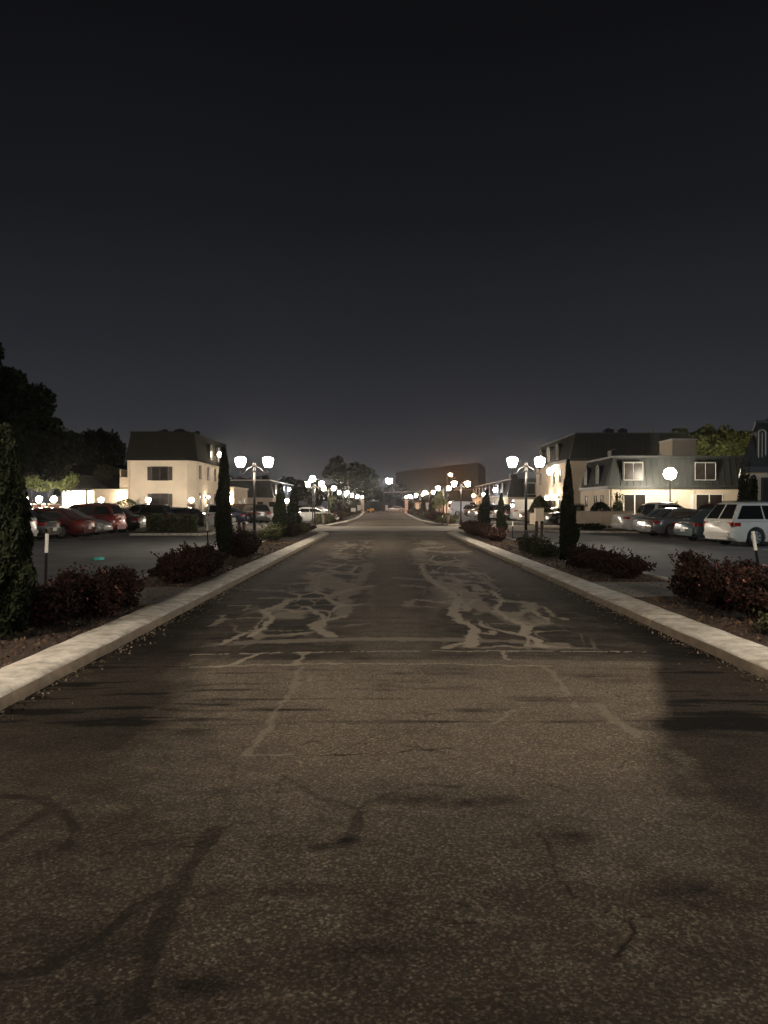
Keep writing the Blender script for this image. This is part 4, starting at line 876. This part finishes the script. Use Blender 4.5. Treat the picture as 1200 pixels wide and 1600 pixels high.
def carmesh(kind):
    if kind in CARM: return CARM[kind]
    k = KIND[kind]; L, W, wb, wr = k['L'], k['W'], k['wb'], k['wr']; AR = wr + .06; wz = wr
    xs = set([0, .05, .15, .3, L - .3, L - .15, L - .05, L]); x = .45
    while x < L - .3: xs.add(round(x, 3)); x += .22
    st = []
    for c in wb:
        xs = {x for x in xs if abs(x - c) > AR + .03}
        for q in range(11): a = math.pi * q / 10; st.append((c - AR * math.cos(a), wz + AR * math.sin(a) * .98))
        st.append((c - AR - .001, .2)); st.append((c + AR + .001, .2))
    for x in xs: st.append((x, .2 + .18 * max(0, 1 - min(x, L - x) / .25)))
    st.sort(key=lambda s_: s_[0]); rings = []
    for x, zl in st:
        zt_ = interp(k['top'], x); e_ = min(x, L - x); w_ = W * (1 - .20 * max(0, 1 - e_ / .55) ** 2.2); zl = min(zl, zt_ - .05)
        h = zt_ - zl; cr = .035
        z1 = max(zl, .34 + 0 * h); z2 = max(zl + .01, .62 * min(1, zt_ / .8)); z3 = max(z2 + .01, zt_ - .10)
        rings.append([(x, w_ * .93, zl), (x, w_ * .985, max(zl + .005, z1)), (x, w_, max(zl + .01, z2)), (x, w_ * .975, max(zl + .02, z3)), (x, w_ * .88, zt_ - .015), (x, w_ * .45, zt_ + cr * .8), (x, 0, zt_ + cr)])
    full = [r + [(p[0], -p[1], p[2]) for p in r[-2::-1]] for r in rings]; n = len(full[0]); b = MB()
    b.add([p for r in full for p in r], [(i * n + j, i * n + j + 1, (i + 1) * n + j + 1, (i + 1) * n + j) for i in range(len(full) - 1) for j in range(n - 1)] + [((i + 1) * n, (i + 1) * n + n - 1, i * n + n - 1, i * n) for i in range(len(full) - 1)] + [tuple(range(n))[::-1], tuple(range((len(full) - 1) * n, len(full) * n))])
    # cabin
    c0, c1, c2, c3 = k['cab']; H = k['H']; zb = k['belt']; T = .30
    yb = W * .90
    def roofz(x): return interp([(c0, zb), (c1, H - .03), ((c1 + c2) / 2, H), (c2, H - .05), (c3, zb - .02)], x)
    def sy(x, z): return yb - max(0, z - zb) * T
    stx = [c0, c0 + (c1 - c0) * .5, c1 - .04, c1 + .06] + [c1 + (c2 - c1) * q / 5 for q in range(1, 5)] + [c2 - .06, c2 + .08, c2 + (c3 - c2) * .5, c3]
    rr = []
    for x in stx:
        z = roofz(x); y = sy(x, z); r = [(x, yb, zb - .06), (x, yb - .005, zb), (x, y + .01, z - .05 if z > zb + .1 else z), (x, y - .08, z), (x, y * .5, z + .025), (x, 0, z + .035)]
        rr.append(r + [(p[0], -p[1], p[2]) for p in r[-2::-1]])
    n = len(rr[0])
    b.add([p for r in rr for p in r], [(i * n + j, i * n + j + 1, (i + 1) * n + j + 1, (i + 1) * n + j) for i in range(len(rr) - 1) for j in range(n - 1)] + [tuple(range(n))[::-1], tuple(range((len(rr) - 1) * n, len(rr) * n))])
    parts = {}
    def mk(nm, bb, smooth=False):
        me = bpy.data.meshes.new(nm); me.from_pydata(bb.v, [], bb.f); me.update()
        if smooth: me.polygons.foreach_set('use_smooth', [True] * len(me.polygons)); 
        parts.setdefault(nm, []).append(me); return me
    me = mk('body', b, True)
    try: me.set_sharp_from_angle(angle=R(38))
    except Exception: pass
    # glass
    zt0 = H - .14
    def xr(z, rear): # x of cabin slope at height z
        return c0 + (c1 - c0) * (z - zb) / (H - .03 - zb) if rear else c3 - (c3 - c2) * (z - zb + .02) / (H - .05 - zb + .02)
    zs0 = zb + .045; nwin = 3 if kind in ('minivan', 'suv', 'van') else 2
    a0, a1 = xr(zs0, 1) + .16, xr(zs0, 0) - .14
    if kind == 'van': a0 = 3.2; nwin = 1
    if kind == 'pickup': nwin = 2
    u0, u1 = (max(a0, xr(zt0, 1) + .16) if kind != 'van' else a0), xr(zt0, 0) - .10
    for s in (-1, 1):
        g = MB()
        for q in range(nwin):
            f0, f1 = q / nwin + (.012 if q else 0), (q + 1) / nwin - .012
            P4 = [(a0 + (a1 - a0) * f0, zs0), (a0 + (a1 - a0) * f1, zs0), (u0 + (u1 - u0) * f1, zt0), (u0 + (u1 - u0) * f0, zt0)]
            P4 = [(x, s * (sy(x, z) + .012), z) for x, z in P4]
            g.add(P4 + [(x, y - s * .05, z) for x, y, z in P4], [(0, 1, 2, 3) if s > 0 else (3, 2, 1, 0), (0, 4, 5, 1), (1, 5, 6, 2), (2, 6, 7, 3), (3, 7, 4, 0)])
        mk('side_window', g)
    g = MB(); z0_, z1_ = zb + .03, H - .07
    def slope(z, rear, sgn): 
        return (xr(z, rear) + sgn * .022, sy(0, z) - .10)
    for rear, nm in ((1, 'rear_window'), (0, 'windscreen')):
        g = MB(); sg = -1 if rear else 1
        if kind == 'van' and rear: z0_, z1_ = 1.35, 1.95
        else: z0_, z1_ = zb + .05, H - .09
        xa, ya = slope(z0_, rear, sg); xb, yb2 = slope(z1_, rear, sg)
        vs = [(xa, -ya, z0_), (xa, ya, z0_), (xb, yb2, z1_), (xb, -yb2, z1_)]
        g.add(vs + [(x - sg * .06, y, z) for x, y, z in vs], [(0, 1, 2, 3), (0, 4, 5, 1), (1, 5, 6, 2), (2, 6, 7, 3), (3, 7, 4, 0)]); mk(nm, g)
    # lamps
    tz = interp(k['top'], .1)
    for s in (-1, 1):
        g = MB()
        if kind in ('suv', 'minivan', 'hatch', 'van'):
            g.box((.055, s * (W * .70), tz - .17), (.10, W * .30, .17)); g.box((.22, s * (W * .955), tz - .17), (.26, .05, .14))
        else:
            g.box((.05, s * (W * .64), tz - .17), (.09, W * .40, .15)); g.box((.2, s * (W * .93), tz - .17), (.25, .05, .13))
        mk('tail_light', g)
        g = MB(); hz = interp(k['top'], L - .15) - .10
        g.box((L - .10, s * W * .66, hz), (.10, W * .30, .13)); g.box((L - .27, s * W * .90, hz + .01), (.25, .05, .12)); mk('headlight', g)
        g = MB(); g.box((c3 - .35, s * (W + .06), zb + .08), (.12, .18, .13)); mk('mirror', g)
        g = MB()
        for hx in ((a0 + a1) / 2 - .1, a0 + .45): g.box((hx, s * (W * .985 + .012), zb - .13), (.18, .03, .03))
        mk('door_handle', g)
        g = MB()
        for sx_ in [a0 + (a1 - a0) * q for q in (.36, .70, .98)]:
            g.box((sx_, s * (W * .999), .66), (.008, .012, .55))
        mk('door_seam', g)
    mk('rear_bumper', MB().box((-.02, 0, .48), (.12, W * 1.5, .14)).box((-.0, 0, .33), (.1, W * 1.35, .10)))
    mk('front_bumper', MB().box((L + .0, 0, .40), (.1, W * 1.3, .16)))
    mk('number_plate', MB().box((-.085 if kind != 'minivan' else -.01, 0, .52 if kind in ('sedan', 'pickup') else tz - .19), (.02, .32, .15)))
    # chrome strip
    mk('chrome_trim', MB().box((-.005, 0, tz - .07), (.04, W * .8, .03)))
    # wheels
    for c in wb:
        for s in (-1, 1): parts.setdefault('wheelpos', []).append((c, s))
    g = MB().lathe([(wr * .62, -.10), (wr * .93, -.11), (wr, -.06), (wr, .06), (wr * .93, .11), (wr * .62, .10)], n=24); 
    for i_, v in enumerate(g.v): g.v[i_] = (v[0], v[2], v[1])
    mk('tyre', g, True)
    g = MB(); g.lathe([(wr * .66, -.085), (wr * .66, .085), (wr * .60, .09), (wr * .58, .05)], n=24); g.lathe([(wr * .16, .03), (wr * .16, .085), (wr * .10, .095)], n=12)
    for q in range(7):
        a = 2 * math.pi * q / 7; ca, sa = math.cos(a), math.sin(a); r0, r1, t = wr * .12, wr * .62, .028
        g.add([(ca * r0 - sa * t, sa * r0 + ca * t, .08), (ca * r0 + sa * t, sa * r0 - ca * t, .08), (ca * r1 + sa * t * 1.7, sa * r1 - ca * t * 1.7, .088), (ca * r1 - sa * t * 1.7, sa * r1 + ca * t * 1.7, .088),
               (ca * r0 - sa * t, sa * r0 + ca * t, .05), (ca * r0 + sa * t, sa * r0 - ca * t, .05), (ca * r1 + sa * t * 1.7, sa * r1 - ca * t * 1.7, .05), (ca * r1 - sa * t * 1.7, sa * r1 + ca * t * 1.7, .05)], [(0, 1, 2, 3), (0, 4, 5, 1), (1, 5, 6, 2), (2, 6, 7, 3), (3, 7, 4, 0)])
    for i_, v in enumerate(g.v): g.v[i_] = (v[0], v[2], v[1])
    mk('rim', g)
    if kind in ('suv', 'minivan'):
        [mk('roof_rail', MB().tube([(c1 + .15, s * (sy(0, H) - .06), H + .04), (c2 - .3, s * (sy(0, H) - .06), H + .04)], .018, 6)) for s in (-1, 1)]
    if kind == 'suv':
        mk('cladding', MB().box((L / 2, 0, .25), (L * .55, W * 2.0, .10)))
    CARM[kind] = parts; return parts
PM = {'side_window': cglass, 'rear_window': cglass, 'windscreen': cglass, 'tail_light': tailm, 'headlight': headm, 'door_seam': trimm, 'number_plate': platem, 'chrome_trim': chrome, 'roof_rail': trimm, 'cladding': trimm}
for nm, c_ in dict(white=(.62, .62, .60), pearl=(.66, .65, .60), silver=(.36, .36, .36), tan=(.36, .31, .24), red=(.20, .012, .012), darkred=(.10, .010, .012), black=(.012, .012, .013), blue=(.015, .022, .05), teal=(.05, .085, .095), grey=(.10, .105, .11), skyblue=(.12, .18, .22), orange=(.5, .3, .2)).items():
    mat('paint_' + nm, c_, .28, .25 if nm in ('silver', 'grey', 'teal', 'skyblue', 'tan', 'red', 'darkred', 'blue') else 0, coat=.7, spec=.5)
EMPTYN = {'sedan': 'parked_sedan', 'suv': 'parked_suv', 'minivan': 'parked_minivan', 'hatch': 'parked_hatchback', 'van': 'cargo_van', 'pickup': 'pickup_truck'}
BODY = {}
def car(kind, colr, x, y, ang, lab, front=False):
    """x, y: the middle of the rear bumper on the ground (of the front one if front), ang: heading in degrees"""
    P = carmesh(kind); k = KIND[kind]; a = R(ang)
    if front: x -= k['L'] * math.cos(a); y -= k['L'] * math.sin(a)
    e = empty(EMPTYN[kind], (x, y, 0), a); tag(e, lab, {'van': 'van', 'pickup': 'pickup truck', 'minivan': 'minivan', 'suv': 'SUV'}.get(kind, 'car'), 'cars parked in the lots')
    pm = MATS['paint_' + colr]
    def put(nm, me, m, parent):
        key = (me.name, m.name)
        if key not in BODY: q = me.copy(); q.materials.clear(); q.materials.append(m); BODY[key] = q
        o = bpy.data.objects.new(nm, BODY[key]); col.objects.link(o); o.parent = parent; return o
    for nm, ms in P.items():
        if nm in ('wheelpos', 'tyre', 'rim'): continue
        for me in ms: put(nm, me, PM.get(nm, pm), e)
    for c, s in P['wheelpos']:
        t = put('wheel', P['tyre'][0], rubber, e); t.location = (c, s * (k['W'] - .13), k['wr']); t.rotation_euler = (0, 0, 0 if s > 0 else math.pi)
        put('rim', P['rim'][0], alloy, t).location = (0, .032, 0)
    return e
# right lot, nearest row (tails to the road)
car('minivan', 'pearl', 13.2, 30.5, 13, 'large white minivan with red tail lights at the right edge')
car('sedan', 'teal', 13.35, 34.2, 14, 'dark teal sedan parked directly left of the white minivan')
car('suv', 'darkred', 15.2, 36.9, 12, 'dark maroon SUV half hidden between the teal sedan and the grey one')
car('sedan', 'grey', 13.3, 39.2, 12, 'dark grey sedan with chrome tail, second car left of the white minivan')
car('sedan', 'skyblue', 14.0, 42.2, 10, 'light blue-grey sedan parked beyond the dark grey sedan')
car('pickup', 'white', 13.6, 44.8 , 8, 'pale pickup truck with its tailgate beside the right planter wall')
car('suv', 'tan', 16.9, 51.0, 5, 'tan SUV in front of the mansard house ground floor windows')
car('sedan', 'white', 20.2, 48.5, 5, 'white car whose roof shows above the maroon SUV')
car('suv', 'black', 13.2, 62.5, 180, 'black SUV parked behind the near right cypress', front=True)
car('suv', 'silver', 14.5, 66.5, 185, 'silver SUV parked below the entry lamps of the tall right house', front=True)
# right lot, far row
RX = [('sedan', 'tan', 813, 70, 'beige sedan beside the short beige wall'), ('van', 'white', 800, 78, 'white van at the near end of the far right row'), ('suv', 'black', 786, 80, 'dark SUV behind the short right cypress'), ('suv', 'silver', 774, 83, 'silver SUV in the far right row'),
      ('sedan', 'white', 763, 87, 'white sedan in the middle of the far right row'), ('suv', 'black', 753, 92, 'black SUV toward the far end of the far right row'), ('sedan', 'tan', 744, 98, 'cream sedan at the far end of the right row')]
for kd, cl, px, d, lb in RX: car(kd, cl, PX(px, d), d, random.uniform(2, 12), lb)
car('van', 'white', PX(702, 122), 122, 8, 'white cargo van far down the right lot')
car('sedan', 'tan', PX(692, 150), 150, 185, 'car glowing orange under the sodium light on the right', front=False)
car('sedan', 'tan', PX(633, 186), 186, 180, 'car crossing broadside at the end of the road')
# left lot nearest row
car('minivan', 'silver', -15.0, 32.4, 178, 'silver minivan with a red tail light behind the left edge cypress')
car('sedan', 'black', -15.15, 35.2, 177, 'black sedan between the silver minivan and the red sedan')
car('sedan', 'darkred', -14.6, 38.0, 176, 'dark red sedan, third from the left edge')
car('hatch', 'silver', -14.7, 40.9, -3, 'silver hatchback parked nose out between the red sedan and the red SUV', front=True)
car('suv', 'red', -14.9, 43.6, 177, 'bright red SUV at the left of the clipped hedge')
car('sedan', 'black', -14.6, 46.6, 177, 'black sedan touching the left end of the clipped hedge')
# left lot second row near the house
car('sedan', 'silver', PX(205, 54), 54, 176, 'silver sedan seen over the black one beside the clipped hedge')
car('suv', 'black', PX(268, 56), 56, 178, 'black SUV behind the clipped hedge')
car('sedan', 'black', PX(318, 57.5), 57.5, 150, 'black sedan right of the clipped hedge, in front of the corner lamp')
car('suv', 'white', PX(342, 56), 56, 110, 'white SUV showing its rear left of the slim cypress')
car('sedan', 'blue', PX(386, 70), 70, 175, 'dark blue sedan behind the slim tall cypress')
car('suv', 'darkred', PX(396, 74), 74, 160, 'maroon SUV behind the nearest left lamp post')
car('suv', 'black', PX(410, 70), 70, 120, 'black SUV showing red tail lights right of the left lamp post')
car('hatch', 'silver', PX(424, 73), 73, 120, 'silver hatchback left of the third left cypress')
car('sedan', 'white', PX(449, 72), 72, 12, 'white sedan seen from the side beside the third left cypress', front=False)
car('suv', 'grey', PX(470, 86), 86, 160, 'grey SUV behind the fourth left cypress')
car('pickup', 'white', PX(505, 100), 100, 165, 'white pickup far down the left lot')
car('sedan', 'darkred', PX(510, 108), 108, 165, 'dark red car beside the far white pickup')
car('sedan', 'white', PX(516, 118), 118, 165, 'white car at the far end of the left lot')

# ================================================================ mist volume added to imitate lens bloom round the lamps
hz = MB().box((0, 95, 12.5), (190, 330, 29)).build('bloom_mist', None)
hm = bpy.data.materials.new('lamp_bloom_mist'); hm.use_nodes = True; hn = hm.node_tree; hn.nodes.remove(hn.nodes['Principled BSDF'])
pv = hn.nodes.new('ShaderNodeVolumePrincipled'); pv.inputs['Color'].default_value = (.92, .92, .92, 1); pv.inputs['Density'].default_value = .00018; pv.inputs['Anisotropy'].default_value = .96
hn.links.new(pv.outputs[0], hn.nodes['Material Output'].inputs['Volume']); hz.data.materials.append(hm); tag(hz, kind='stuff')

for kd, cl, px, d, an, lb in (('sedan', 'tan', 238, 60, 178, 'tan sedan between the hedge and the ground floor window'), ('hatch', 'grey', 292, 61.5, 172, 'grey hatchback left of the corner globe lamp'), ('suv', 'grey', 492, 92, 165, 'grey SUV behind the second left twin lamp'),
      ('sedan', 'black', 436, 80, 150, 'black sedan deeper in the left lot behind the third cypress'), ('sedan', 'silver', 733, 105, 8, 'silver sedan farthest in the right row'), ('suv', 'black', 724, 112, 8, 'dark SUV in front of the white cargo van'), ('sedan', 'grey', 846, 72, 5, 'grey sedan behind the cone-topped tree')):
    car(kd, cl, PX(px, d), d, an, lb)
